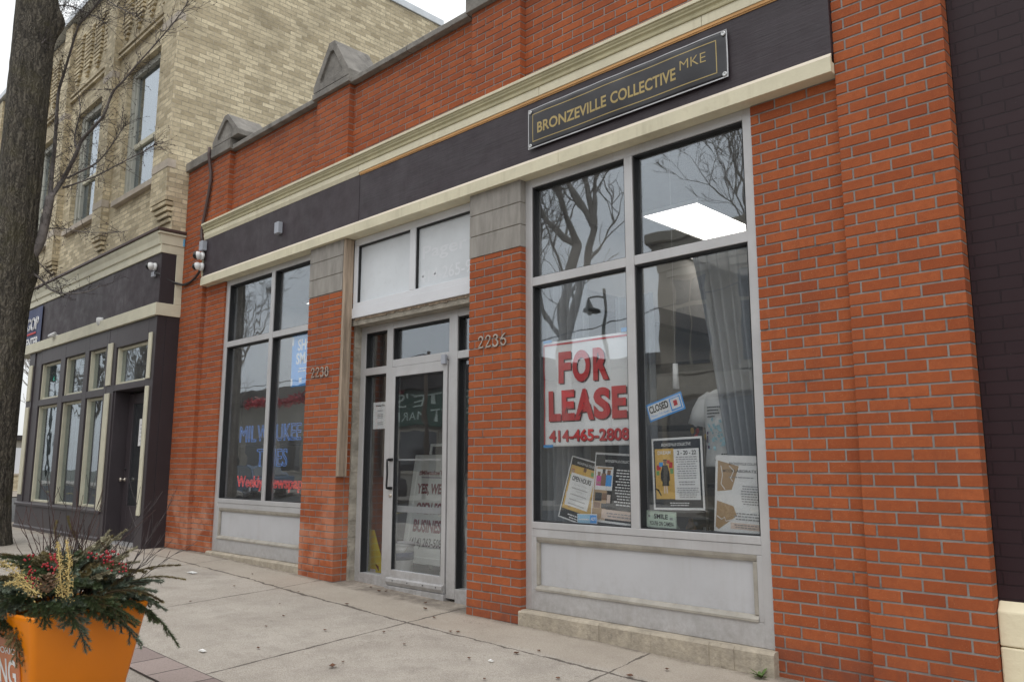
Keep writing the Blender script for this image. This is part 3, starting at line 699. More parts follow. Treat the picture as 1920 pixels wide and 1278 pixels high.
mb = MB(); n = 24
for i in range(n):
    a = -4.365+2.06*i/n; b = -4.365+2.06*(i+1)/n
    y = -.012+random.uniform(-.004,.004); mb.extr_x([(y,-.2),(y,.082),(y+.018,.098),(.16,.0985),(.16,-.2)], a, b)
mb.build('stone_plinth', 'stone_sill', B)
mb = MB()
for i in range(n):
    a = -9.61+2.105*i/n; b = -9.61+2.105*(i+1)/n
    y = .0+random.uniform(-.004,.004); mb.extr_x([(y,-.1),(y,.145),(y+.018,.16),(.18,.1605),(.18,-.1)], a, b)
mb.build('stone_plinth', 'stone_sill', B)

# entrance: frame, door leaf, transom sign box
yd = .25
mb = MB()
def fr(x0, x1, z0, z1, y=yd, d=.11): mb.box(x0, x1, y, y+d, z0, z1)
fr(-6.872,-6.79,.03,2.60); fr(-6.43,-6.335,.03,2.60,yd-.002); fr(-5.49,-5.375,.03,2.60,yd-.002); fr(-4.98,-4.936,.03,2.60)
fr(-6.79,-6.43,2.53,2.599); fr(-6.335,-5.49,2.53,2.599); fr(-5.375,-4.98,2.53,2.599)
fr(-6.79,-6.43,2.09,2.165); fr(-6.335,-5.49,2.142,2.215); fr(-5.375,-4.98,2.14,2.21)
fr(-6.79,-6.43,.03,.135); fr(-5.375,-4.98,.0,.12)
mb.box(-6.335,-5.49,yd-.03,yd+.10,.0,.062)
ENT = mb.build('entrance_frame', 'alum', B, bevel=.003)
for a, b, c, e in ((-6.79,-6.43,.135,2.09),(-6.79,-6.43,2.165,2.53),(-6.335,-5.49,2.215,2.53),(-5.375,-4.98,.12,2.14),(-5.375,-4.98,2.21,2.53)):
    p = MB(); p.box(a-.002, b+.002, yd+.055, yd+.061, c-.002, e+.002); p.build('glass_pane', 'glass', ENT)
g = MB()
for a, b, c, e in ((-6.79,-6.43,.135,2.09),(-6.79,-6.43,2.165,2.53),(-6.335,-5.49,2.215,2.53),(-5.375,-4.98,.12,2.14),(-5.375,-4.98,2.21,2.53)):
    g.box(a, a+.012, yd+.012, yd+.08, c, e).box(b-.012, b, yd+.012, yd+.08, c, e).box(a+.012, b-.012, yd+.012, yd+.08, e-.012, e)
g.build('gasket', 'gasket', ENT)
mb = MB(); lx0, lx1, lz0, lz1, ly = -6.325, -5.50, .068, 2.138, yd-.012
mb.box(lx0, lx0+.055, ly, ly+.05, lz0, lz1).box(lx1-.055, lx1, ly, ly+.05, lz0, lz1).box(lx0+.055, lx1-.055, ly+.001, ly+.05, lz1-.095, lz1).box(lx0+.055, lx1-.055, ly+.001, ly+.05, lz0, lz0+.14)
DOOR = mb.build('door', 'alum', B, bevel=.003)
p = MB(); p.box(lx0+.05, lx1-.05, ly+.022, ly+.028, lz0+.135, lz1-.09); p.build('glass_pane', 'glass', DOOR)
p = MB(); p.box(lx0+.055, lx0+.065, ly+.006, ly+.045, lz0+.14, lz1-.095).box(lx1-.065, lx1-.055, ly+.006, ly+.045, lz0+.14, lz1-.095).box(lx0+.065, lx1-.065, ly+.006, ly+.045, lz1-.105, lz1-.095); p.build('gasket', 'gasket', DOOR)
for z0, z1 in ((.74,.80),(1.225,1.243)):
    p = MB(); p.box(lx0+.06, lx1-.06, ly+.055, ly+.08, z0, z1); p.build('push_bar', 'alum', DOOR, bevel=.003)
p = MB(); p.smooth = True; hx = lx0+.02
p.tube([(hx,ly,1.235),(hx,ly-.045,1.235),(hx+.005,ly-.05,1.21),(hx+.012,ly-.05,1.10),(hx+.005,ly-.05,.99),(hx,ly-.045,.965),(hx,ly,.965)], .010, 8)
p.smooth = False; p.box(hx-.03,hx+.035,ly-.012,ly-.002,1.222,1.25).box(hx-.03,hx+.035,ly-.012,ly-.002,.95,.978); p.build('pull_handle', 'gasket', DOOR)
p = MB(); p.smooth = True; p.lathe((hx+.008,ly,.895), [(.0,-.012),(.014,-.012),(.018,-.004),(.018,.002)], 14, (0,-1,0)) ; p.lathe((hx+.008,ly-.001,.895), [(.017,0),(.017,.010),(.010,.014)], 14, (0,-1,0)); p.build('lock', 'steel', DOOR)
p = MB(); p.box(lx1-.06, lx1+.0, ly-.03, ly-.001, 2.10, 2.19); p.build('door_contact', 'greybox', DOOR, bevel=.006)
p = MB(); p.extr_x([(ly-.01,.066),(ly-.03,.10),(ly-.03,.13),(ly-.001,.14),(ly-.001,.066)], lx0+.01, lx1-.005); p.build('weather_bar', 'alum', DOOR, bevel=.002)
for q in (-6.2,-5.98,-5.76,-5.58):
    p = MB(); p.smooth = True; p.ball((q, ly-.031, .115), .006, 8, 6); p.build('bolt', 'gasket', DOOR)

mb = MB(); ys = .10
mb.box(-6.845,-4.95,ys-.01,ys+.12,2.672,2.775).box(-6.83,-4.95,ys,ys+.12,2.777,2.83).box(-6.83,-4.95,ys+.001,ys+.12,3.435,3.508)
mb.box(-6.83,-6.765,ys,ys+.12,2.83,3.435).box(-5.91,-5.825,ys-.002,ys+.12,2.83,3.435).box(-4.985,-4.95,ys,ys+.12,2.83,3.435)
TS = mb.build('transom_sign', 'alum_white', B, bevel=.003)
for a, b in ((-6.765,-5.91),(-5.825,-4.985)):
    p = MB(); p.box(a, b, ys+.035, ys+.06, 2.825, 3.44); p.build('sign_face', 'signwhite', TS)
p = MB(); p.box(-6.764,-6.752,ys+.01,ys+.034,2.832,3.433).box(-5.824,-5.812,ys+.01,ys+.034,2.832,3.433).box(-6.752,-5.912,ys+.01,ys+.034,3.42,3.433).box(-5.812,-4.987,ys+.01,ys+.034,3.42,3.433); p.build('gasket', 'gasket', TS)
p = MB(); p.text('Pager', (-5.76, ys+.0343, 3.075), X, Z, .62, .16, .01); p.build('lettering', 'ghost', TS)
p = MB(); p.text('414-265-90', (-5.79, ys+.0343, 2.88), X, Z, .80, .12, .01); p.build('lettering', 'ghost', TS)
# loose flashing under the sign box
p = MB()
for i in range(14):
    a = -6.8+i*.13; p.hexa([(a,.11,2.655+random.uniform(-.012,.004)),(a+.13,.11,2.655+random.uniform(-.012,.004)),(a+.13,.2,2.66),(a,.2,2.66),(a,.11,2.671),(a+.13,.11,2.671),(a+.13,.2,2.671),(a,.2,2.671)])
p.build('peeling_flashing', 'oldwood', TS)

# conduit from the parapet to the cornice
mb = MB(); mb.smooth = True
mb.tube([(-10.05,-.06,5.40),(-10.05,-.065,5.30),(-10.045,-.05,5.2),(-10.03,-.03,5.05),(-10.02,-.03,4.95),(-10.06,-.03,4.75),(-10.12,-.03,4.55),(-10.16,-.035,4.40),(-10.17,-.04,4.28),(-10.15,-.045,4.18),(-10.11,-.05,4.10)], .022, 8)
mb.build('conduit', 'rust', B)

# ------------------------------------------------------------------ loose timber, numbers, cameras, cable
mb = MB(); mb.hexa([(-6.868,-.012,1.07),(-6.826,-.012,1.07),(-6.826,.09,1.07),(-6.868,.09,1.07),(-6.872,-.005,3.505),(-6.83,-.005,3.505),(-6.83,.095,3.505),(-6.872,.095,3.505)])
one(mb, 'timber_post', 'oldwood', 'weathered two-by-four timber nailed upright beside the door recess', 'timber', bevel=.004)

def ribbon(pts, th):   # closed outline from a centre line with varying widths -> 2-D quads
    out_ = []
    for i, (x, y, w_) in enumerate(pts):
        a = Vector(pts[max(i-1,0)][:2]); b = Vector(pts[min(i+1,len(pts)-1)][:2]); d = (b-a).normalized(); n_ = Vector((-d.y, d.x))
        out_.append((Vector((x,y))+n_*w_, Vector((x,y))-n_*w_))
    return out_
def arc(cx, cy, rx, ry, a0, a1, n, w0, w1):
    r_ = []
    for i in range(n+1):
        t = i/n; a = R(a0+(a1-a0)*t); r_.append((cx+rx*math.cos(a), cy+ry*math.sin(a), w0+(w1-w0)*math.sin(math.pi*t)))
    return r_
G = {'2': [[(.1,.72,.05)]+arc(.3,.75,.2,.23,190,-40,14,.03,.055)+[(.3,.35,.05),(.08,.05,.03)], [(.06,.055,.055),(.3,.055,.055),(.52,.06,.05),(.56,.2,.015)]],
     '3': [arc(.28,.76,.19,.2,170,-80,14,.035,.06), arc(.27,.28,.24,.27,85,-175,16,.03,.07)],
     '6': [[(.52,.97,.025),(.40,.93,.04),(.27,.82,.05),(.16,.64,.06),(.10,.45,.065),(.08,.28,.06)], arc(.31,.29,.22,.26,0,360,24,.045,.05)],
     '8': [arc(.3,.75,.17,.21,0,360,22,.045,.05), arc(.3,.28,.23,.27,0,360,24,.05,.06)]}
def house_number(s, x0, z0, w_, h, label):
    t = thing('house_number', label, 'house number', (x0, -.002, z0))
    for i, ch in enumerate(s):
        m = MB(); q = w_/len(s)
        for st in G[ch]:
            rb = ribbon(st, 0)
            for a, b in zip(rb, rb[1:]):
                poly = [Vector((x0+q*i+p.x*q*1.35, -.014, z0+p.y*h)) for p in (a[0], a[1], b[1], b[0])]
                m.prism(poly, (0,.010,0))
        m.build('digit', 'steel', t)
house_number('2238', -7.395, 2.094, .35, .10, 'steel house number 2238 on the brick pier left of the glass door')
house_number('2236', -4.835, 2.148, .355, .10, 'steel house number 2236 on the brick pier right of the glass door')

def turret_cam(p, aim, label, base=.05):
    t = thing('security_camera', label, 'security camera', p, 0, 'white turret cameras by the fascia ends')
    p = Vector(p); aim = Vector(aim).normalized()
    m = MB(); m.smooth = True; m.lathe(p, [(.0,0),(.055,0),(.055,.02),(.048,.035),(.03,.04)], 20, (0,-1,0)); m.build('mount', 'camwhite', t)
    c = p+Vector((0,-.07,0)); m = MB(); m.smooth = True; m.ball(c, .052, 20, 12); m.build('housing', 'camwhite', t)
    u, v_ = basis(aim); m = MB(); m.smooth = True; m.lathe(c+aim*.016, [(.0,-.0),(.0515,.0),(.047,.02),(.038,.036),(.018,.046),(.0,.048)], 18, aim); m.build('lens', 'camblack', t)
    return t
turret_cam((-10.06,-.052,3.90), (-.55,-.8,-.15), 'white turret camera, upper of the pair at the fascia end')
turret_cam((-10.06,-.052,3.755), (-.7,-.65,-.15), 'white turret camera, lower of the pair at the fascia end, trailing a cable')
turret_cam((-10.93,-.31,3.86), (-.7,-.7,-.1), 'white turret camera on the dark fascia of the corner shopfront')
mb = MB(); mb.box(-10.10,-10.0,-.10,-.032,3.97,4.10)
one(mb, 'junction_box', 'greybox', 'slate grey junction box above the pair of white cameras', 'junction box', bevel=.006)
mb = MB(); mb.box(-8.175,-8.085,-.09,-.031,3.81,3.945)
one(mb, 'wall_sensor', 'greybox', 'small grey box mounted alone on the dark fascia above left window', 'sensor box', bevel=.006)
mb = MB(); mb.box(-10.99,-10.90,-.345,-.305,3.72,3.79)
one(mb, 'camera_bracket', 'greybox', 'small grey bracket box under the corner shopfront camera', 'bracket box', bevel=.006)
mb = MB(); mb.smooth = True
mb.tube([(-10.09,-.06,3.74),(-10.16,-.05,3.70),(-10.3,-.03,3.655),(-10.48,-.02,3.62),(-10.62,-.02,3.61),(-10.70,-.03,3.62),(-10.775,-.12,3.65),(-10.785,-.22,3.69),(-10.80,-.31,3.74),(-10.89,-.33,3.77)], .016, 8)
one(mb, 'camera_cable', 'cable', 'black cable sagging between the cameras of the two buildings', 'cable')
mb = MB(); mb.smooth = True; mb.lathe((-12.86,-.31,3.40), [(.0,-.13),(.03,-.125),(.055,-.10),(.065,-.06),(.065,-.01),(.05,.0)], 18, (0,0,1)); mb.smooth = False; mb.box(-12.90,-12.82,-.30,-.298,3.33,3.41)
one(mb, 'dome_camera', 'camwhite', 'small white dome camera low on dark fascia, right of GOP banner', 'security camera')
t = thing('bullet_camera', 'small white bullet camera on dark fascia close beside GOP banner', 'security camera', (-14.87,-.302,3.33))
mb = MB(); mb.smooth = True; mb.tube([(-14.87,-.302,3.33),(-14.87,-.36,3.36)], [.035,.03], 12); mb.build('mount', 'camwhite', t)
mb = MB(); mb.smooth = True; mb.tube([(-14.84,-.36,3.372),(-15.0,-.39,3.345)], [.036,.034], 14); mb.build('housing', 'camwhite', t)
mb = MB(); mb.smooth = True; mb.tube([(-15.001,-.39,3.345),(-15.01,-.392,3.344)], [.029,.029], 14); mb.build('lens', 'camblack', t)

# ------------------------------------------------------------------ vinyl banner
bx0, bx1, bz0, bz1, by = -4.213, -2.413, 3.712, 4.05, -.05
t = thing('vinyl_banner', 'black vinyl banner with gold lettering and white hem on dark fascia', 'banner', ((bx0+bx1)/2, by, bz0))
def ban(x, z): # slightly slack surface
    u = (x-bx0)/(bx1-bx0); v_ = (z-bz0)/(bz1-bz0)
    return Vector((x, by-.006*math.sin(u*17)*math.sin(v_*3.1)-.008*math.sin(v_*3.14)*math.sin(u*3.14)+ .006*math.exp(-((v_-.93)/.05)**2)*math.sin(u*40), z))
mb = MB(); mb.smooth = True; nx, nz = 70, 12
for j in range(nz+1):
    for i in range(nx+1): mb.v.append(ban(bx0+(bx1-bx0)*i/nx, bz0+(bz1-bz0)*j/nz))
for j in range(nz):
    for i in range(nx): mb.f.append((j*(nx+1)+i, j*(nx+1)+i+1, (j+1)*(nx+1)+i+1, (j+1)*(nx+1)+i)); mb.mi.append(0); mb.sm.append(True)
sh = mb.build('sheet', 'vinyl', t); s_ = sh.modifiers.new('thick', 'SOLIDIFY'); s_.thickness = .003; s_.offset = 1
def onban(mb_, d=.004):
    for i, p in enumerate(mb_.v): mb_.v[i] = ban(p.x, p.z)+Vector((0, -d, 0))
def strip(mb_, x0, x1, z0, z1, n):
    for i in range(n):
        if x1-x0 > z1-z0: a = x0+(x1-x0)*i/n; b = x0+(x1-x0)*(i+1)/n; mb_.quad((a,0,z0),(b,0,z0),(b,0,z1),(a,0,z1))
        else: a = z0+(z1-z0)*i/n; b = z0+(z1-z0)*(i+1)/n; mb_.quad((x0,0,a),(x1,0,a),(x1,0,b),(x0,0,b))
mb = MB(); e = .009
strip(mb,bx0,bx1,bz0,bz0+e,70); strip(mb,bx0,bx1,bz1-e*.8,bz1,70); strip(mb,bx0,bx0+e,bz0+e,bz1-e,12); strip(mb,bx1-e,bx1,bz0+e,bz1-e,12); onban(mb); mb.build('hem', 'vinyl_edge', t)
mb = MB(); i0 = .05; e = .007
strip(mb,bx0+i0,bx1-i0-.03,bz0+.052,bz0+.052+e,70); strip(mb,bx0+i0,bx1-i0-.03,bz1-.055,bz1-.055+e,70); strip(mb,bx0+i0,bx0+i0+e,bz0+.06,bz1-.056,12); strip(mb,bx1-i0-.03-e,bx1-i0-.03,bz0+.06,bz1-.056,12); onban(mb); mb.build('border_line', 'gold', t)
mb = MB(); mb.text('BRONZEVILLE', (bx0+.105,0,bz0+.112), X, Z, .70, .092, .022); mb.text('COLLECTIVE', (bx0+.845,0,bz0+.112), X, Z, .56, .092, .022); mb.text('MKE', (bx0+1.44,0,bz0+.165), X, Z, .20, .07, -.008); onban(mb, .0045); mb.build('lettering', 'gold', t)
for x, z in ((bx0+.025,bz0+.025),(bx1-.025,bz0+.025),(bx0+.025,bz1-.025),(bx1-.025,bz1-.025)):
    m = MB(); m.smooth = True; m.lathe((x,by-.001,z), [(.006,.0),(.016,.0),(.018,.006),(.012,.009),(.006,.006)], 14, (0,-1,0)); m.build('eyelet', 'grommet', t)

# ------------------------------------------------------------------ cream brick corner building
BB = thing('corner_building', 'two-storey cream brick building with tall sash windows and dark ground-floor shopfront', 'building', (-14, -.3, 0))
xs_, xe_ = -10.79, -20.75
yp, ypan = -.30, -.19
mb = MB()
PITCH = 2.335
pan = []; piers = [(-11.33,-10.79)]
for i in range(4):
    o = -PITCH*i
    piers.append((-13.69+o, -13.29+o)); 
wins = [(-12.92-PITCH*i, -11.33-PITCH*i) for i in range(4)]
# side wall and rear; front panels are pierced by the windows
mb.box(xe_, xs_-.002, ypan+.30, 4.6, 4.30, 9.42)
ztop = 9.40
xr_prev = xs_-.001
for (a, b) in wins:
    mb.box(b, xr_prev, ypan, ypan+.30, 4.30, ztop)          # solid to the right of the window
    mb.box(a, b, ypan, ypan+.30, 4.30, 5.20); mb.box(a, b, ypan, ypan+.30, 7.45, ztop)
    xr_prev = a
mb.box(xe_, xr_prev, ypan, ypan+.30, 4.30, ztop)
for (a, b) in piers: mb.box(a, b, yp, ypan+.02, 4.80, 9.38)
# corbels under each pier, ledges and stepped brick patterns above the windows
for (a, b) in piers:
    for j in range(4): mb.box(a+.02+.05*j, b-.012*j-.002, yp+.025*j+.004, ypan+.02, 4.795-.075*(j+1)+.012, 4.795-.075*j-.012)
mb.build('brick_wall', 'beige', BB)
mb = MB()
for i, (a, b) in enumerate(wins):
    l = -13.29-PITCH*i; r_ = -11.33-PITCH*i
    mb.box(l+.002, r_-.002, ypan-.05, ypan+.02, 7.80, 7.845).box(l+.002, r_-.002, ypan-.05, ypan+.02, 7.90, 7.945)
    mb.box(l+.002, r_-.002, ypan-.035, ypan+.02, 9.0, 9.2)
    for c in range(4):
        xc = l+.25+c*.50
        for j in range(12):
            ww = .17 if j > 2 else .05+.04*j
            mb.box(xc-ww, xc+ww, ypan-.045, ypan+.02, 8.08+j*.077, 8.08+j*.077+.045)
mb.build('corbelled_brickwork', 'beige', BB)
mb = MB(); mb.box(xe_, xs_+.03, yp-.05, 0.1, 9.42, 9.55).box(xe_, xs_+.03, .101, 4.66, 9.423, 9.56); mb.build('parapet_flashing', 'flash', BB, bevel=.01)
for a, b in piers:
    for z0, z1 in ((7.48,7.60),(5.27,5.385)):
        mb = MB(); mb.box(a-.004, b+.004, yp-.006, ypan, z0, z1); mb.build('stone_band', 'lime', BB, bevel=.004)
# hollow rooms behind the sashes
mb = MB(); mb.box(xe_+.1,-10.9,.62,.64,4.4,9.3); mb.build('interior_wall', 'idark', BB)
for i, (a, b) in enumerate(wins):
    m = MB(); yf = -.11
    m.box(a+.002,a+.11,yf,.10,5.28,7.448).box(b-.09,b-.002,yf,.10,5.28,7.448).box(a+.11,b-.09,yf,.10,7.34,7.448).box(a+.11,b-.09,yf,.10,5.28,5.36)
    m.box(a+.11,a+.17,yf+.03,.10,5.36,7.34)
    wnd = m.build('sash_window', 'sash', BB, bevel=.006)
    m = MB(); m.box(a+.17,b-.09,yf+.045,yf+.10,6.13,6.21); m.build('meeting_rail', 'creamstrip', wnd, bevel=.006)
    m = MB(); m.box(a+.17,b-.09,yf+.06,yf+.066,6.21,7.34); m.build('glass_pane', 'glass_up', wnd)
    m = MB(); m.box(a+.17,b-.09,yf+.085,yf+.091,5.36,6.13); m.build('glass_pane', 'glass_up', wnd)
    m = MB(); m.box(a-.06,b+.02,yp+.03,ypan+.25,5.185,5.275); m.build('sill', 'lime', BB, bevel=.006)
    m = MB()
    for q in range(10): m.box(a+.2+q*.045,a+.235+q*.045,.02+.02*(q%2),.05+.02*(q%2),5.3,7.4)
    m.build('blind', 'interior', wnd)

# ground-floor shopfront bay
yB = -.30
mb = MB()
mb.extr_x([(yB-.075,4.335),(yB-.075,4.30),(yB-.05,4.24),(yB-.04,4.16),(yB-.02,4.15),(yB-.02,4.04),(-.05,4.04),(-.05,4.335)], -17.2, -10.78+.0)
mb.extr_x([(yB-.074,4.33),(yB-.074,4.301),(.0,4.301),(.0,4.33)], -10.78, -10.735)
mb.extr_x([(yB-.05,4.30),(yB-.02,4.16),(-.001,4.16),(-.001,4.30)], -10.78, -10.755)
mb.extr_x([(yB-.019,4.159),(yB-.019,4.04),(-.001,4.04),(-.001,4.159)], -10.78, -10.765)
mb.box(-10.781,-10.764,-.10,-.001,3.27,4.039)
COR = mb.build('cornice', 'creamstrip', BB, bevel=.003)
mb = MB(); mb.box(-17.25,-10.72,yB-.10,0.0,4.337,4.375); mb.build('cornice_cap', 'rust', BB, bevel=.006)
mb = MB(); mb.box(-17.1,-10.782,yB,-.02,3.345,4.039); mb.build('fascia_board', 'fascia', BB)
mb = MB(); mb.box(-10.7815,-10.770,yB+.002,-.101,3.345,4.039); mb.build('fascia_return', 'darkside', BB)
mb = MB(); mb.box(-17.15,-10.755,yB-.04,-.0,3.175,3.343); mb.box(-10.7815,-10.7545,-.10,-.001,3.3435,3.43); mb.build('trim_board', ['creamstrip'], BB, bevel=.004)
mb = MB(); mb.box(-17.15,-10.8,-.0,1.5,3.18,4.3); mb.box(-20.74,-16.4,-.19,4.5,4.0,4.299); mb.build('soffit', 'creamstrip', BB)
mb = MB()   # dark frame: piers, mullions, rails (openings left free)
D0, D1 = yB, -.05
mb.box(-10.87,-10.785,D0,.0,.05,3.174)                       # right margin
mb.box(-11.05,-10.872,D0+.004,D1,.05,3.172)                  # behind right cream strip
mb.box(-12.46,-12.175,D0+.004,D1,.05,3.172)                  # behind left strip
mb.box(-12.175,-11.05,D0+.003,D1,2.235,2.325).box(-12.175,-11.05,D0+.003,D1,2.87,3.171)
XM = [(-15.70,-15.64),(-14.61,-14.39),(-13.47,-13.29),(-12.56,-12.46)]
mb.box(-16.05,-15.70,D0+.02,D1,.05,3.17).box(-16.36,-16.05,D0+.004,D1,.05,3.171)
for a, b in XM: mb.box(a,b,D0+.001,D1,.52,3.173)
for (_, a), (b, _) in zip(XM, XM[1:]):
    mb.box(a,b,D0+.002,D1,2.195,2.30).box(a,b,D0+.002,D1,2.93,3.1705).box(a,b,D0+.02,D1,.10,.56)
mb.box(-16.36,-16.20,D1,.9,.05,3.17)
mb.build('shopfront_frame', 'darkframe', BB, bevel=.004)
mb = MB(); mb.box(-10.784,-10.781,-.295,-.002,.05,3.174); mb.box(-10.7805,-10.772,-.18,-.002,.05,3.17); mb.build('side_panel', 'darkside', BB)
mb = MB(); mb.extr_x([(yB-.03,.50),(yB-.03,.54),(yB+.03,.57),(D1,.57),(D1,.50)], -16.37, -12.3); mb.extr_x([(yB-.02,.05),(yB-.02,.16),(yB+.0,.17),(yB+.0,.499),(D1,.499),(D1,.05)], -16.38, -12.29)
mb.build('bulkhead_panel', 'darkframe', BB, bevel=.006)
for a, b, c, e in ((-10.985,-10.885,2.33,2.955),(-10.985,-10.885,.53,2.23),(-12.455,-12.29,2.33,2.955),(-12.455,-12.29,.53,2.215),(-16.29,-16.10,2.31,2.95),(-16.29,-16.10,.68,2.20)):
    m = MB(); m.box(a,b,D0-.018,D0+.003,c,e); m.build('trim_strip', 'creamstrip', BB, bevel=.004)
yg = -.215
def bay_window(a, b, c, e):
    m = MB(); m.box(a+.001,a+.035,D0+.03,yg+.05,c,e).box(b-.03,b-.001,D0+.06,yg+.05,c,e).box(a+.035,b-.03,D0+.06,yg+.05,e-.04,e).box(a+.035,b-.03,D0+.05,yg+.05,c,c+.035)
    f = m.build('shop_window', 'creamstrip', BB, bevel=.004)
    p = MB(); p.box(a+.035,b-.03,yg,yg+.006,c+.035,e-.04); p.build('glass_pane', 'glass_dark', f)
for (_, a), (b, _) in zip(XM, XM[1:]):
    bay_window(a, b, .571, 2.194); bay_window(a, b, 2.301, 2.929)
bay_window(-12.174, -11.051, 2.326, 2.869)
# recessed door
m = MB(); dl, dr, dy = -12.17, -11.06, -.08
m.box(dl-.002,dl+.05,D0+.02,dy+.06,.1,2.234); m.box(dr-.05,dr,D1,dy+.06,.1,2.234)
m.build('door_frame', 'darkframe', BB, bevel=.004)
m = MB(); m.box(dl+.052,dl+.22,dy,dy+.05,.13,2.20).box(dr-.22,dr-.052,dy,dy+.05,.13,2.20).box(dl+.22,dr-.22,dy+.001,dy+.05,2.05,2.20).box(dl+.22,dr-.22,dy+.001,dy+.05,.13,.62)
BD = m.build('door', 'darkframe', BB, bevel=.006)
m = MB(); m.box(dl+.22,dr-.22,dy+.02,dy+.026,.62,2.05); m.build('glass_pane', 'glass_dark', BD)
m = MB(); m.smooth = True; m.lathe((dl+.11,dy,.98), [(.028,0),(.028,.01),(.012,.015),(.012,.04),(.027,.05),(.027,.075),(.0,.08)], 14, (0,-1,0)); m.build('knob', 'steel', BD)
m = MB(); m.smooth = True; m.lathe((dl+.11,dy,1.13), [(.022,0),(.022,.012),(.0,.014)], 12, (0,-1,0)); m.build('deadbolt', 'gasket', BD)
m = MB(); m.box(dl+.05,dr-.05,D0+.0,dy+.08,.09,.128); m.build('threshold', 'alum', BB)
mb = MB(); mb.box(-16.2,-10.9,2.6,2.7,.1,3.2).box(-16.2,-10.9,D1+.02,2.6,.06,.10).box(-10.95,-10.9,D1+.02,2.6,.1,3.2).box(-16.19,-10.95,D1+.02,2.6,3.12,3.17).box(-16.19,-16.12,D1+.02,2.6,.1,3.12); mb.build('interior_shell', 'interior', BB)
mb = MB(); mb.box(-16.36,-16.2,.91,12,.0,4.0); mb.build('side_wall', 'beige', BB)

# notices on that door
t = thing('door_notice', 'white paper notice taped high inside the dark shopfront door', 'notice', (-11.6,-.09,1.45))
m = MB(); m.box(-11.72,-11.47,dy+.012,dy+.014,1.45,1.83); m.build('paper', 'white', t)
for j in range(5):
    m = MB(); m.box(-11.68,-11.53+.02*(j%3),dy+.0105,dy+.0115,1.52+j*.055,1.528+j*.055); m.build('print_line', 'greyprint', t)
t = thing('door_sticker', 'small white sticker low on the dark shopfront door glass', 'sticker', (-11.55,-.09,.48))
m = MB(); m.box(-11.53,-11.42,dy-.003,dy-.001,.50,.60); m.build('paper', 'white', t)
m = MB(); m.box(-11.495,-11.455,dy-.0045,dy-.0035,.53,.57); m.build('print_mark', 'greyprint', t)

# party banner
t = thing('party_banner', 'navy banner reading GOP and CENTER hung beside the tree trunk', 'banner', (-16.5,-.33,3.2))
m = MB(); n = 12
for i in range(n):
    a = -17.05+1.27*i/n; b = -17.05+1.27*(i+1)/n; f_ = lambda x: -.318-.006*math.sin(x*9)
    m.hexa([(a,f_(a),3.20),(b,f_(b),3.20),(b,f_(b)+.003,3.20),(a,f_(a)+.003,3.20),(a,f_(a),4.0),(b,f_(b),4.0),(b,f_(b)+.003,4.0),(a,f_(a)+.003,4.0)])
m.build('sheet', pbr('navy_banner_cloth', (.055,.07,.15), .6), t)
m = MB(); m.text('GOP', (-16.62,-.327,3.60), X, Z, .68, .235, .0, .022); m.build('outline_lettering', 'white', t)
m = MB(); m.text('CENTER', (-16.75,-.327,3.295), X, Z, .86, .17, .03); m.build('lettering', 'white', t)
m = MB(); m.box(-16.75,-16.05,-.329,-.326,3.525,3.56); m.build('underline', 'red', t)
m = MB(); m.hexa([(-16.86,-.33,3.66),(-16.70,-.33,3.63),(-16.70,-.327,3.63),(-16.86,-.327,3.66),(-16.86,-.33,3.83),(-16.72,-.33,3.76),(-16.72,-.327,3.76),(-16.86,-.327,3.83)]); m.build('emblem', 'red', t)
m = MB(); m.box(-10.775,-10.745,-.03,-.004,4.17,4.28)
one(m, 'tape_scrap', 'bluefascia', 'scrap of blue tape at the cornice end beside the orange brick', 'tape', bevel=.01)

# ------------------------------------------------------------------ maroon building on the right
CB = thing('painted_building', 'dark maroon painted brick building with a cream painted base, right of the orange pier', 'building', (2, .1, 0))
mb = MB(); mb.box(-1.138, 9, .10, 5, .50, 7.2); mb.build('brick_wall', 'maroon', CB)
mb = MB()
for z0, z1 in ((-.3,.30),(.304,.515)):
    for a, b in ((-1.139,.4),(.404,2.0),(2.004,4),(4.004,9)):
        if z1 > .4: mb.extr_x([(.045,z0),(.045,z1-.045),(.098,z1),(.3,z1),(.3,z0)], a, b)
        else: mb.box(a, b, .045, .3, z0, z1)
mb.build('painted_base', 'paintcream', CB, bevel=.008)

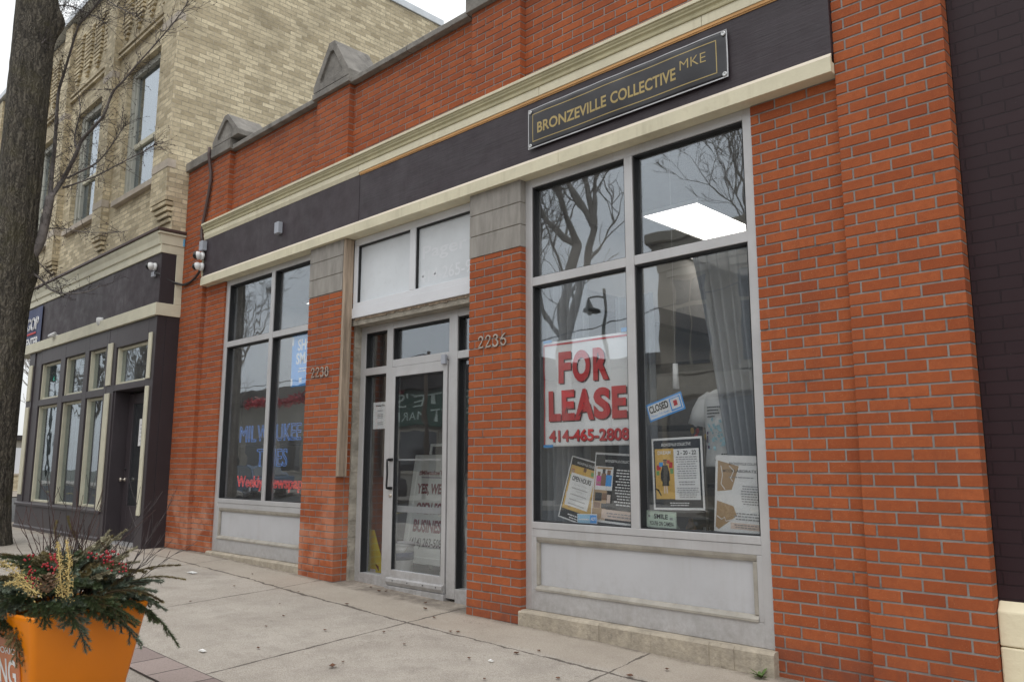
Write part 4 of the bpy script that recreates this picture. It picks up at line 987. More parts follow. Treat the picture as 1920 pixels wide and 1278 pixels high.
# ------------------------------------------------------------------ signs and things in the big window
YG = .062+.061   # inner face of the big panes
def board(name, label, cat, x0, x1, z0, z1, y, tilt=0.0, lean=0.0, mats='white', th=.002, group=None, nslack=0):
    """flat sheet or card; returns (thing, place) where place(u, v, d) maps card coordinates in metres to the world"""
    t = thing(name, label, cat, ((x0+x1)/2, y, z0), 0, group)
    c = Vector(((x0+x1)/2, y, z0)); U = Vector((math.cos(tilt), 0, math.sin(tilt))); V = Vector((-math.sin(tilt), 0, math.cos(tilt)))
    V = (V*math.cos(lean)+Vector((0,1,0))*math.sin(lean)); N = U.cross(V)
    w_ = x1-x0; h = z1-z0
    class P: pass
    P.U, P.V, P.N, P.w, P.h, P.t = U, V, N, w_, h, t
    P.o = staticmethod(lambda u, v_, d=0: c+U*(u-w_/2)+V*v_+N*d)
    m = MB(); m.obox(P.o(0,0,-th), U, V, N, w_, h, th); m.build('sheet', mats, t)
    def rect(nm, u0, u1, v0, v1, mat, d=.0006):
        m = MB(); m.obox(P.o(u0*w_, v0*h, d*.2), U, V, N, (u1-u0)*w_, (v1-v0)*h, d); return m.build(nm, mat, t)
    def txt(s, u0, u1, v0, v1, mat, bold=.0, d=.0012, nm='lettering', rot=0, outline=0):
        m = MB(); m.text(s, P.o(u0*w_, v0*h, d), U, V, (u1-u0)*w_, (v1-v0)*h, bold, outline); return m.build(nm, mat, t)
    def lines(u0, u1, v0, v1, n, mat, centre=True, nm='text_line', d=.0019):
        for i in range(n):
            q = random.uniform(.72, 1.0); a, b = u0, u1
            if centre: m_ = (u0+u1)/2; a, b = m_-(u1-u0)/2*q, m_+(u1-u0)/2*q
            v_ = v1-(v1-v0)*(i+.5)/n
            m = MB(); x = a
            while x < b-.005:
                e = min(b, x+random.uniform(.04,.13)*(u1-u0)+.01); m.obox(P.o(x*w_, (v_-(v1-v0)/n*.22)*h, d), U, V, N, (e-x)*w_, (v1-v0)/n*.44*h, .0003); x = e+.018*(u1-u0)+.004
            m.build(nm, mat, t)
    P.rect, P.txt, P.lines = staticmethod(rect), staticmethod(txt), staticmethod(lines)
    return P

# FOR LEASE
fx0, fx1, fz0, fz1 = -4.215, -3.352, 1.325, 2.145
t = thing('for_lease_sign', 'white FOR LEASE sheet with red letters taped inside the big window', 'sign', ((fx0+fx1)/2, YG+.01, fz0))
def flat(x, z):
    u = (x-fx0)/(fx1-fx0); v_ = (z-fz0)/(fz1-fz0)
    return Vector((x, YG+.008+.004*math.sin(v_*23+u*3)*(.4+.6*noise.noise(Vector((u*3,v_*4,1))))+.003*math.sin(u*9+v_*5), z))
mb = MB(); nx, nz = 40, 60
for j in range(nz+1):
    for i in range(nx+1): mb.v.append(flat(fx0+(fx1-fx0)*i/nx, fz0+(fz1-fz0)*j/nz))
for j in range(nz):
    for i in range(nx): mb.f.append((j*(nx+1)+i, j*(nx+1)+i+1, (j+1)*(nx+1)+i+1, (j+1)*(nx+1)+i)); mb.mi.append(0); mb.sm.append(True)
o = mb.build('sheet', 'white', t); s_ = o.modifiers.new('thick', 'SOLIDIFY'); s_.thickness = .001; s_.offset = 1
def onflat(mb_, d):
    for i, p in enumerate(mb_.v): q = flat(p.x, p.z); mb_.v[i] = Vector((p.x, q.y-d, p.z))
def ltr(s, x, z, w_, h, bold, sh=.011):
    m = MB(); m.text(s, (x+sh, 0, z-sh*.8), X, Z, w_, h, bold); onflat(m, .004); m.build('letter_shadow', 'redshade', t)
    m = MB(); m.text(s, (x, 0, z), X, Z, w_, h, bold); onflat(m, .0055); m.build('lettering', 'red', t)
for s, x, w_ in (('F',.155,.125),('O',.295,.17),('R',.495,.15)): ltr(s, fx0+x, fz0+.485, w_, .245, .05)
for s, x, w_ in (('L',.05,.125),('E',.185,.13),('A',.315,.185),('S',.495,.155),('E',.665,.135)): ltr(s, fx0+x, fz0+.195, w_, .235, .05)
ltr('414-465-2808', fx0+.05, fz0+.035, .765, .092, .03, .006)
mb = MB(); strip(mb,fx0+.004,fx1-.01,fz1-.032,fz1-.018,30); strip(mb,fx0,fx0+.010,fz0+.004,fz1-.033,30); strip(mb,fx1-.022,fx1-.012,fz0+.3,fz1-.033,30); onflat(mb,.004); mb.build('border_line', 'red', t)
for x, z, a, b in ((fx0+.0,fz1-.006,.09,.022),(fx1-.10,fz1+.002,.05,.03),(fx0-.005,fz0-.008,.10,.022)):
    m = MB(); m.box(x,x+a,YG+.0005,YG+.0015,z,z+b); m.build('tape', 'bluetape', t)

p = board('hours_poster', 'leaning poster with collage border and white OPEN HOURS sheet, leftmost in big window', 'poster', -4.12,-3.78,.757,1.235, YG+.05, R(-13), R(6), 'white')
p.rect('backing_print', .03,.97,.02,.98,'black')
p.rect('collage', .05,.95,.16,.86,'mustard',.0009)
random.seed(11)
for k_i in range(16):
    u, v_ = random.choice([(random.uniform(.05,.14), random.uniform(.18,.8)), (random.uniform(.8,.88), random.uniform(.3,.8)), (random.uniform(.1,.8), random.uniform(.17,.22)), (random.uniform(.1,.8), random.uniform(.74,.8))])
    p.rect('collage_patch', u, u+.08, v_, v_+.06, random.choice(['greenprint','magenta','red','tan','navy','pinkish','skinbrown']), .0011+.00002*k_i)
p.rect('hours_sheet', .10,.76,.22,.74,'white',.0018)
p.txt('BRONZEVILLE COLLECTIVE', .2,.8,.895,.93,'white',.01,.0012)
m = p.txt('OPEN HOURS', .15,.70,.62,.70,'black',.03,.0024)
for (s, a, b, v_) in (('Tuesday - Friday',.24,.62,.555),('Saturday',.34,.53,.455)): p.txt(s, a, b, v_, v_+.028, 'lightprint', 0, .0024)
for v0_, v1_ in ((.50,.54),(.40,.44),(.32,.36),(.25,.29)): 
    mm = MB(); mm.obox(p.o(.20*p.w, v0_*p.h, .0022), p.U, p.V, p.N, .46*p.w, .018*p.h, .0003); mm.build('text_line', 'lightprint', p.t)
p.lines(.25,.75,.03,.11,2,'white')

p = board('about_poster', 'black and tan poster with photo panels, beside the mullion of big window', 'poster', -3.785,-3.345,.765,1.27, YG+.03, R(-3), R(5), 'white')
p.rect('dark_print', .30,.98,.03,.97,'black'); p.rect('tan_print', .02,.30,.03,.97,'tan'); p.rect('header_print', .02,.98,.80,.97,'black',.0009)
p.rect('photo', .04,.40,.46,.80,'white',.0012)
for a, b, c, e, mt in ((.06,.16,.52,.66,'magenta'),(.16,.26,.52,.70,'skinbrown'),(.26,.38,.52,.68,'blue'),(.08,.14,.66,.72,'skinbrown'),(.18,.24,.70,.77,'black'),(.28,.35,.68,.75,'skinbrown'),(.06,.38,.76,.79,'tan'),(.07,.15,.54,.58,'pinkish')): p.rect('photo_patch', a, b, c, e, mt, .0016)
for a, b, c, e, mt in ((.06,.2,.3,.42,'navy'),(.21,.3,.32,.42,'skinbrown'),(.31,.38,.28,.4,'pinkish'),(.05,.18,.2,.28,'skinbrown'),(.2,.34,.2,.27,'navy')): p.rect('photo_patch', a, b, c, e, mt, .0012)
p.rect('footer_print', .22,.98,.06,.19,'pinkish',.0012)
p.txt('BRONZEVILLE COLLECTIVE', .22,.80,.865,.90,'white',.012,.0014)
p.lines(.46,.96,.25,.78,13,'white'); p.lines(.32,.9,.08,.16,2,'greyprint')
p.txt('BRONZEVILLE', .10,.30,.03,.05,'white',0,.0012)

p = board('event_poster', 'poster with mustard figure panel and date 2 - 20 - 22, right of mullion', 'poster', -3.21,-2.81,.885,1.37, YG+.012, R(1.5), R(1), 'white')
p.rect('dark_print', .035,.965,.03,.97,'navy'); p.rect('figure_panel', .06,.44,.15,.85,'mustard',.0009); p.rect('text_panel', .44,.93,.14,.84,'white',.0011)
p.txt('BRONZEVILLE COLLECTIVE', .20,.78,.885,.925,'white',.012,.0012)
p.txt('DREAM', .12,.38,.77,.82,'white',.02,.0014)
p.txt('2 - 20 - 22', .51,.88,.755,.815,'black',.03,.0016)
p.lines(.47,.91,.42,.74,10,'greyprint'); p.lines(.49,.89,.33,.40,2,'greyprint'); p.lines(.47,.91,.16,.31,6,'greyprint'); p.lines(.32,.72,.05,.11,2,'white')
for a, b, c, e, mt in ((.09,.17,.55,.62,'red'),(.14,.22,.60,.66,'blue'),(.34,.41,.58,.66,'red'),(.36,.42,.50,.57,'greenprint'),(.08,.14,.48,.54,'greenprint'),(.30,.36,.64,.69,'red')): p.rect('collage_patch', a, b, c, e, mt, .0013)
m = MB()   # small dark-coated figure printed on the panel
def pl(pts, mat, nm):
    m = MB(); m.prism([p.o(a*p.w, b*p.h, .0016) for a, b in pts], p.N*.0004); m.build(nm, mat, p.t)
pl([(.21,.62),(.31,.62),(.345,.50),(.325,.37),(.33,.33),(.19,.33),(.20,.37),(.165,.50)], 'black', 'coat_print')
pl([(.235,.69),(.29,.69),(.30,.66),(.28,.625),(.245,.625),(.225,.66)], 'skinbrown', 'face_print')
pl([(.225,.70),(.30,.70),(.305,.685),(.22,.685)], 'black', 'hat_print')
pl([(.225,.329),(.25,.329),(.247,.24),(.235,.22),(.22,.24)], 'pinkish', 'leg_print'); pl([(.27,.329),(.295,.329),(.30,.24),(.285,.22),(.27,.24)], 'pinkish', 'leg_print')
pl([(.165,.49),(.185,.49),(.18,.40),(.165,.40)], 'black', 'arm_print'); pl([(.325,.49),(.345,.49),(.35,.40),(.335,.40)], 'black', 'arm_print')
pl([(.06,.30),(.12,.28),(.17,.20),(.155,.19),(.10,.26),(.06,.285)], 'black', 'line_print')

p = board('collaboration_poster', 'white and tan collaboration poster at the right end of big window', 'poster', -2.755,-2.42,.757,1.245, YG+.02, R(-2), R(3), 'white')
for poly in ([(.05,.93),(.50,.86),(.36,.55),(.05,.52)], [(.05,.40),(.40,.34),(.48,.22),(.10,.03),(.03,.06)]): 
    m = MB(); m.prism([p.o(a*p.w, b*p.h, .0006) for a, b in poly], p.N*.0004); m.build('tan_print', 'tan', p.t)
p.rect('footer_print', .35,.99,.05,.13,'pinkish')
m = MB()
for pts in ([(.12,.86),(.16,.74),(.13,.62),(.22,.55)], [(.30,.86),(.40,.80),(.33,.70),(.38,.66)], [(.06,.20),(.16,.16),(.22,.19),(.25,.14),(.40,.17)]):
    m = MB(); m.tube([p.o(a*p.w, b*p.h, .0016) for a, b in pts], .0028, 5); m.build('line_drawing', 'white', p.t)
p.txt('BRONZEVILLE COLLECTIVE', .30,1.0,.875,.91,'black',.006,.0014); p.txt('#COLLABORATION', .16,.98,.775,.815,'black',.012,.0014)
p.lines(.2,.9,.70,.73,1,'greyprint'); p.lines(.55,.98,.36,.62,8,'greyprint'); p.lines(.42,.98,.16,.27,3,'greyprint'); p.lines(.4,.95,.06,.12,2,'greyprint')

p = board('closed_sign', 'white CLOSED card with blue border hung askew inside the window', 'sign', -3.225,-2.925,1.52,1.645, YG+.006, R(16), 0, 'blue')
p.rect('white_print', .035,.965,.10,.90,'white'); p.txt('CLOSED', .06,.60,.42,.84,'black',.035,.0014); p.txt('Please Call Again', .08,.58,.16,.32,'blue',.0,.0014)
p.rect('badge_print', .64,.94,.14,.86,'blue',.0010); p.rect('badge_print', .67,.91,.22,.78,'white',.0014); p.rect('hand_print', .74,.84,.36,.66,'red',.0018); p.txt('NO ENTRY', .66,.92,.80,.85,'white',0,.0016)
p = board('camera_warning_card', "pale mint SMILE YOU'RE ON CAMERA card low by mullion", 'sign', -3.268,-3.03,.760,.872, YG+.004, R(-1.5), 0, 'mint')
p.txt('SMILE', .25,.72,.54,.84,'black',.03,.0012); p.txt("YOU'RE ON CAMERA", .10,.92,.14,.40,'black',.02,.0012)
m = MB(); m.obox(p.o(.03*p.w,.04*p.h,.0008), p.U,p.V,p.N,.94*p.w,.02*p.h,.0003).obox(p.o(.03*p.w,.94*p.h,.0008), p.U,p.V,p.N,.94*p.w,.02*p.h,.0003).obox(p.o(.03*p.w,.06*p.h,.0008), p.U,p.V,p.N,.008*p.w,.88*p.h,.0003).obox(p.o(.962*p.w,.06*p.h,.0008), p.U,p.V,p.N,.008*p.w,.88*p.h,.0003); m.build('border_line', 'greyprint', p.t)
p.rect('face_print', .06,.12,.6,.75,'greyprint'); p.rect('camera_print', .78,.88,.52,.66,'greyprint')
p = board('alarm_sticker', 'small blue alarm company sticker ADT at foot of two posters', 'sticker', -3.885,-3.70,.756,.828, YG+.003, R(1), 0, 'white')
p.rect('pale_print', .02,.66,.06,.94,pbr('pale_blue_print', (.35,.58,.75), .5)); p.rect('blue_print', .66,.98,.10,.90,'blue'); p.txt('ADT', .69,.95,.35,.68,'white',.03,.0014); p.lines(.08,.6,.3,.6,1,'white')

# curtains
def curtain(name, label, x0, x1, z0, z1, y, waist=None, n=9):
    m = MB(); m.smooth = True; nx, nz = 90, 26
    for j in range(nz+1):
        v_ = j/nz; z = z0+(z1-z0)*v_
        for i in range(nx+1):
            u = i/nx; a, b = x0, x1
            if waist: a = x0+waist(v_)*(x1-x0)
            x = a+(b-a)*u
            m.v.append(Vector((x, y+.035*math.sin(u*n*6.283+.6*math.sin(v_*3))+.02*noise.noise(Vector((u*6, v_*2, x0))), z)))
    for j in range(nz):
        for i in range(nx): m.f.append((j*(nx+1)+i, j*(nx+1)+i+1, (j+1)*(nx+1)+i+1, (j+1)*(nx+1)+i)); m.mi.append(0); m.sm.append(True)
    o = m.build(name, 'curtain'); s_ = o.modifiers.new('thick', 'SOLIDIFY'); s_.thickness = .002
    rebase(o); tag(o, label, 'curtain', 'sheer curtains inside the big window'); return o
curtain('curtain', 'sheer grey curtain gathered at the right side of big window', -2.98, -2.34, .55, 2.725, .34, lambda v_: .5*(1-v_)**.9, 8)
curtain('curtain', 'sheer grey curtain hanging behind the FOR LEASE sheet', -4.50, -3.95, .55, 2.725, .36, None, 7)
curtain('curtain', 'narrow sheer curtain behind the posters, nearest the mullion', -3.78, -3.42, .55, 2.5, .50, None, 5)

# T-shirt on a torso form
t = thing('torso_form', 'white printed T-shirt on a dark headless torso form in big window', 'mannequin', (-2.885,.60,.086))
def loft(m, rings, seg=28):
    vs_ = []; fs = []
    for (c, rx, ry) in rings:
        for k in range(seg):
            a = 2*math.pi*k/seg; vs_.append(Vector(c)+Vector((rx*math.cos(a), ry*math.sin(a), 0)))
    n = len(rings)
    for i in range(n-1):
        for k in range(seg): fs.append((i*seg+k, i*seg+(k+1)%seg, (i+1)*seg+(k+1)%seg, (i+1)*seg+k))
    fs += [tuple(range(seg-1,-1,-1)), tuple((n-1)*seg+k for k in range(seg))]
    return m.add(vs_, fs)
cx, cy = -2.885, .60
m = MB(); m.smooth = True; shirt_mb = m
loft(m, [((cx,cy,1.17),.165,.115),((cx,cy,1.18),.17,.12),((cx,cy,1.24),.165,.117),((cx,cy,1.35),.155,.115),((cx,cy,1.42),.16,.12),((cx,cy,1.5),.165,.125),((cx,cy,1.60),.172,.118),((cx,cy,1.66),.165,.105),((cx,cy,1.70),.13,.088),((cx,cy,1.72),.085,.074),((cx,cy,1.722),.08,.07)])
for v_ in shirt_mb.v: v_.y += .007*noise.noise(Vector((v_.x*14, v_.z*5, 3)))
shirt = m.build('shirt', 'tee', t)
for s in (-1, 1):
    m = MB(); m.smooth = True; m.tube([(cx+s*.115,cy,1.675),(cx+s*.165,cy-.005,1.635),(cx+s*.20,cy-.012,1.57),(cx+s*.225,cy-.016,1.47)], [.05,.062,.066,.074], 16); m.build('sleeve', 'tee', t)
m = MB(); m.smooth = True; loft(m, [((cx,cy,1.70),.075,.065),((cx,cy,1.74),.062,.06),((cx,cy+.005,1.79),.056,.056),((cx,cy+.005,1.85),.056,.058),((cx,cy+.005,1.862),.03,.03)], 18); m.build('neck_block', 'mann', t)
m = MB(); m.smooth = True; m.tube([(cx,cy,.2),(cx,cy,1.2)], .02, 10); m.lathe((cx,cy,.086), [(.18,0),(.18,.02),(.03,.04),(.02,.12)], 20); m.build('stand', 'mann', t)
def front(x, z, d=.003):   # point on the front of the shirt
    a = max(-1, min(1, (x-cx)/.17)); return Vector((x, cy-.132*math.sqrt(max(0, 1-a*a))-d, z))
for j in range(4):
    m = MB(); a = cx-.09; L = (.14,.10,.11,.07)[j]; z = 1.585-j*.022
    for i in range(8): m.quad(front(a+L*i/8,z), front(a+L*(i+.8)/8,z), front(a+L*(i+.8)/8,z+.010), front(a+L*i/8,z+.010))
    m.build('shirt_lettering', 'black', t)
random.seed(3); m = MB()
for i in range(46):
    x = cx+random.uniform(-.09,.09); z = random.uniform(1.28,1.50); e = random.uniform(.008,.022); m.quad(front(x,z,.0035), front(x+e,z,.0035), front(x+e*.6,z+e*1.3,.0035), front(x-e*.4,z+e,.0035))
m.build('shirt_print', 'skyblue', t)
m = MB()
for (x, z, a, b) in ((-.10,1.34,.012,.05),(-.095,1.30,.02,.02),(-.10,1.40,.016,.02)): m.quad(front(cx+x,z,.004), front(cx+x+a,z,.004), front(cx+x+a,z+b,.004), front(cx+x,z+b,.004))
m.build('shirt_figure_print', 'purple', t)
for (x, z, L) in ((.02,1.255,.10),(.04,1.235,.09),(-.03,1.215,.12)):
    m = MB()
    for i in range(6): m.quad(front(cx+x+L*i/6,z), front(cx+x+L*(i+.8)/6,z), front(cx+x+L*(i+.8)/6,z+.009), front(cx+x+L*i/6,z+.009))
    m.build('shirt_lettering', 'black', t)

# shop furniture behind
t = thing('display_shelf', 'dark shelf unit with small goods behind the CLOSED card', 'shelf', (-3.9,1.6,.086))
m = MB()
for x in (-4.45,-3.3): m.box(x,x+.04,1.45,1.85,.086,2.1)
m.build('upright', 'idark', t)
for z in (.5,1.0,1.5,2.05):
    m = MB(); m.box(-4.41,-3.3,1.44,1.86,z,z+.03); m.build('shelf_board', 'idark', t)
random.seed(5)
for i in range(16):
    x = -4.38+random.random()*1.0; z = random.choice([.53,1.03,1.53]); h = random.uniform(.08,.25); w_ = random.uniform(.06,.14)
    m = MB(); m.lathe((x,1.55+random.random()*.1,z), [(w_*.5,0),(w_*.52,h*.6),(w_*.25,h*.85),(w_*.22,h)], 10)
    one(m, 'shop_good', random.choice(['red','mint','white','tan','navyprint','mustard']), 'small jar or box standing on the dark shelf unit', 'merchandise', 'goods on the shop shelf')
t = thing('clothes_rail', 'metal clothes rail with dark garments near the torso form', 'clothes rail', (-2.6,1.9,.086))
m = MB(); m.tube([(-3.1,1.9,.09),(-3.1,1.9,1.6),(-2.0,1.9,1.6),(-2.0,1.9,.09)], .014, 8); m.build('rail', 'steel', t)
for i in range(9):
    m = MB(); x = -3.0+i*.11; m.hexa([(x,1.7,.75),(x+.05,1.7,.75),(x+.05,2.1,.75),(x,2.1,.75),(x+.01,1.78,1.55),(x+.04,1.78,1.55),(x+.04,2.02,1.55),(x+.01,2.02,1.55)]); m.build('garment', random.choice(['darkred','idark','navyprint','interior','tan']), t, bevel=.01)
t = thing('keyring_rack', 'small rack of coloured trinkets hanging beside the T-shirt sleeve', 'rack', (-3.25,.95,1.2))
m = MB(); m.tube([(-3.28,.95,.09),(-3.28,.95,1.72)], .01, 8); m.lathe((-3.28,.95,.086), [(.14,0),(.14,.015),(.02,.03)], 18); m.build('rack_stand', 'steel', t)
for i in range(24):
    m = MB(); a = i*.9; z = 1.35+.05*(i//4); m.ball((-3.28+.09*math.cos(a),.95+.09*math.sin(a),z), .018, 7, 5, (1,.5,1.4)); m.build('trinket', ['red','mustard','white','blue','skinbrown'][i%5], t)
m = MB(); m.box(-3.22,-3.10,.9,.91,1.66,1.74); m.build('price_card', 'white', t)
m = MB(); m.smooth = True; m.tube([(-3.11,.30,1.72),(-3.11,.30,1.90)], [.024,.018], 12); m.tube([(-3.11,.30,1.90),(-3.11,.30,3.5)], .0008, 4)
one(m, 'pendant_handle', 'white', 'white pull handle on a cord dangling above the CLOSED card', 'pull cord')

# ceiling light panels
def light_panel(x0, x1, y0, y1, label):
    t = thing('ceiling_light', label, 'ceiling light', ((x0+x1)/2,(y0+y1)/2,3.49), 0, 'ceiling light panels')
    m = MB(); m.box(x0-.03,x0,y0-.03,y1+.03,3.47,3.499).box(x1,x1+.03,y0-.03,y1+.03,3.47,3.499).box(x0,x1,y0-.03,y0,3.47,3.499).box(x0,x1,y1,y1+.03,3.47,3.499); m.build('frame', 'white', t)
    m = MB(); m.box(x0,x1,y0,y1,3.478,3.49); m.build('diffuser', 'lightpanel', t)
light_panel(-4.12,-3.55,1.42,2.56,'bright ceiling panel seen through the upper right pane of big window')
light_panel(-4.60,-4.02,3.0,4.2,'farther lit ceiling panel half hidden by the right curtain')
light_panel(-9.95,-9.3,1.45,2.6,'lit ceiling panel glimpsed in the left shop window')

# ------------------------------------------------------------------ left window contents
YL = .075+.061
p = board('shop_small_poster', 'blue SHOP SMALL poster half hidden by the brick pier', 'poster', -8.06,-7.45,2.05,2.64, YL+.01, R(0), 0, 'blue')
p.rect('white_edge', .0,.055,.80,.96,'white'); p.txt('SHOP', .20,.82,.68,.90,'white',.03,.0014); p.txt('SMALL', .16,.90,.42,.64,'white',.03,.0014); p.lines(.2,.9,.26,.36,2,'white'); p.rect('white_edge', .0,.055,.02,.16,'white')
for u in (.28,.52,.74): p.rect('icon_print', u, u+.09, .07,.16,'white')
t = thing('neon_sign', 'neon window sign in blue and red script letters between two panes', 'neon sign', (-8.6,.2,.85))
def neon(s, x, z, w_, h, mat):
    m = MB(); m.text(s, (x,.20,z), X, Z, w_, h, .0, .0075); m.build('neon_lettering', mat, t)
neon('MIL', -9.28, 1.46, .40, .19, 'neonblue'); neon('W', -8.85, 1.46, .24, .19, 'neonblue'); neon('AUKEE', -8.585, 1.46, .70, .19, 'neonblue'); neon('TI', -8.84, 1.17, .20, .20, 'neonblue'); neon('MES', -8.585, 1.17, .43, .20, 'neonblue'); neon('Weekly', -9.29, .885, .62, .17, 'neonred'); neon('Newspaper', -8.60, .885, .98, .17, 'neonred')
m = MB(); m.tube([(-9.3,.22,1.41),(-7.6,.22,1.41)], .006, 6).tube([(-9.3,.22,.86),(-7.6,.22,.86)], .006, 6).tube([(-9.3,.22,.86),(-9.3,.22,3.48)], .004, 5).tube([(-7.62,.22,.86),(-7.62,.22,3.48)], .004, 5); m.build('support_bar', 'idark', t)
m = MB(); random.seed(4)
for i in range(900):
    u = random.random(); x = -9.45+1.55*u; a = random.random()*6.28; r_ = random.uniform(.0,.075)*(.6+.4*math.sin(u*40)**2)
    c = Vector((x, .34+r_*math.cos(a)*.7, 1.93+r_*math.sin(a)+.015*math.sin(u*9))); d = Vector((random.uniform(-1,1),random.uniform(-1,1),random.uniform(-1,1))).normalized()*random.uniform(.02,.04); e = Vector((random.uniform(-1,1),random.uniform(-1,1),random.uniform(-1,1))).normalized()*.006
    m.quad(c-d-e, c+d-e, c+d+e, c-d+e)
m.tube([(-9.45,.34,1.93),(-7.9,.34,1.93)], .004, 5)
one(m, 'tinsel_garland', 'tinsel', 'fluffy red tinsel garland strung across the left shop window', 'garland')
t = thing('display_table', 'dark table and chair behind the neon sign', 'table', (-8.6,1.6,.086))
m = MB(); m.box(-9.3,-7.9,1.2,1.9,.78,.82); m.build('table_top', 'idark', t)
for x in (-9.25,-7.98):
    for y in (1.25,1.82):
        m = MB(); m.box(x,x+.04,y,y+.04,.086,.78); m.build('leg', 'idark', t)

# ------------------------------------------------------------------ entrance contents
p = board('hours_notice', 'small white printed notice taped in the sidelight left of the glass door', 'notice', -6.715,-6.48,1.545,1.815, yd+.064, 0, 0, 'white')
p.txt('Milwaukee Times', .18,.82,.84,.90,'black',.03,.0012)
for v_ in (.66,.52,.46,.40,.22,.15): p.rect('text_line', .3,.7,v_,v_+.028,'greyprint')
# A-frame sandwich board
t = thing('sandwich_board', "white folding sandwich board YES, WE'RE OPEN FOR BUSINESS standing behind the glass door", 'sandwich board', (-6.5,.95,.086))
ax0, ax1 = -6.845, -6.14
lean = R(9); V_ = Vector((0, math.sin(lean), math.cos(lean))); N_ = X.cross(V_); ob = Vector((ax0,.82,.086)); W_ = ax1-ax0; H_ = 1.22
m = MB(); m.obox(ob, X, V_, N_, .07, H_, .03).obox(ob+X*(W_-.07), X, V_, N_, .07, H_, .03).obox(ob+X*.07+V_*.10, X, V_, N_, W_-.14, .07, .028).obox(ob+X*.07+V_*(H_-.06), X, V_, N_, W_-.14, .06, .028); m.build('frame', 'signcream', t, bevel=.008)
m = MB(); V2 = Vector((0,-math.sin(lean)*1.0, math.cos(lean))); ob2 = Vector((ax0, .82+2*H_*math.sin(lean)+.02, .086)); m.obox(ob2, X, V2, X.cross(V2), .07, H_, .03).obox(ob2+X*(W_-.07), X, V2, X.cross(V2), .07, H_, .03); m.build('rear_leg_frame', 'signcream', t, bevel=.008)
m = MB(); m.obox(ob+X*.07+V_*.17+N_*.004, X, V_, N_, W_-.14, H_-.23, .016); m.build('face', 'signcream', t)
m = MB(); m.obox(ob+X*.22+V_*(H_+.0)+N_*.004, X, V_, N_, .03, .09, .02).obox(ob+X*.48+V_*(H_+.0)+N_*.004, X, V_, N_, .03, .09, .02).obox(ob+X*.22+V_*(H_+.09)+N_*.004, X, V_, N_, .29, .03, .02); m.build('carry_handle', 'signcream', t, bevel=.005)
def sb(s, u0, w_, v_, h, mat, bold=.02):
    m = MB(); m.text(s, ob+X*u0+V_*v_+N_*.022, X, V_, w_, h, bold); m.build('lettering', mat, t)
sb('#MilwaukeeTimes', .10,.50,1.0,.055,'darkred',.03); m = MB(); m.obox(ob+X*.15+V_*.975+N_*.0205, X, V_, N_, .4,.008,.0008); m.build('underline', 'purple', t)
sb("YES, WE'RE", .10,.53,.79,.13,'darkred',.045); sb('OPEN FOR', .13,.48,.60,.12,'darkred',.045); sb('BUSINESS', .12,.50,.415,.13,'darkred',.045); sb('(414) 263-5088', .095,.55,.25,.11,'black',.012)
# bucket
t = thing('bucket', 'white plastic pail with a navy band standing in the doorway', 'bucket', (-6.41,.46,.076))
m = MB(); m.smooth = True; bc = (-6.41,.46,.076); m.lathe(bc, [(.115,0),(.12,.01),(.132,.28),(.138,.285),(.138,.30),(.134,.305),(.136,.33),(.142,.335),(.142,.355),(.135,.36),(.12,.36),(.11,.03),(.0,.03)], 28); m.build('pail', 'buckwhite', t)
m = MB(); m.smooth = True; m.lathe(bc, [(.1295,.20),(.1335,.20),(.1355,.27),(.1325,.27)], 28); m.build('band', 'navyprint', t)
m = MB(); m.text('MILWAUKEE', (-6.445,.3235,.30), X, Z, .09, .03, .03); m.build('lettering', 'white', t)
m = MB(); m.smooth = True; m.tube([(-6.41+.143*math.cos(R(a)), .46-.02-.05*math.sin(R(a)), .076+.33-.10*math.sin(R(a))) for a in range(0,181,15)], .004, 6); m.build('bail_handle', 'steel', t)
# wet floor sign
t = thing('wet_floor_sign', 'folded yellow caution sign leaning inside the sidelight', 'caution sign', (-6.83,.46,.086))
m = MB(); m.hexa([(-6.99,.45,.09),(-6.93,.45,.09),(-6.93,.475,.09),(-6.99,.475,.09),(-6.975,.43,.545),(-6.925,.43,.545),(-6.925,.45,.545),(-6.975,.45,.545)]); m.build('panel', 'yellowplastic', t, bevel=.006)
m = MB(); m.hexa([(-6.925,.47,.09),(-6.73,.52,.09),(-6.73,.545,.09),(-6.925,.495,.09),(-6.92,.45,.53),(-6.86,.46,.53),(-6.86,.48,.53),(-6.92,.47,.53)]); m.build('panel', 'yellowplastic', t, bevel=.006)
m = MB(); m.box(-6.972,-6.935,.424,.432,.43,.50); m.build('hand_slot', 'black', t)
m = MB(); m.hexa([(-6.91,.474,.19),(-6.80,.500,.12),(-6.80,.504,.12),(-6.91,.478,.19),(-6.91,.470,.24),(-6.80,.494,.17),(-6.80,.498,.17),(-6.91,.474,.24)]); m.build('warning_print', 'black', t)
m = MB(); m.hexa([(-6.905,.468,.095),(-6.84,.484,.095),(-6.84,.488,.095),(-6.905,.472,.095),(-6.905,.466,.14),(-6.84,.482,.14),(-6.84,.486,.14),(-6.905,.470,.14)]); m.build('label', 'white', t)

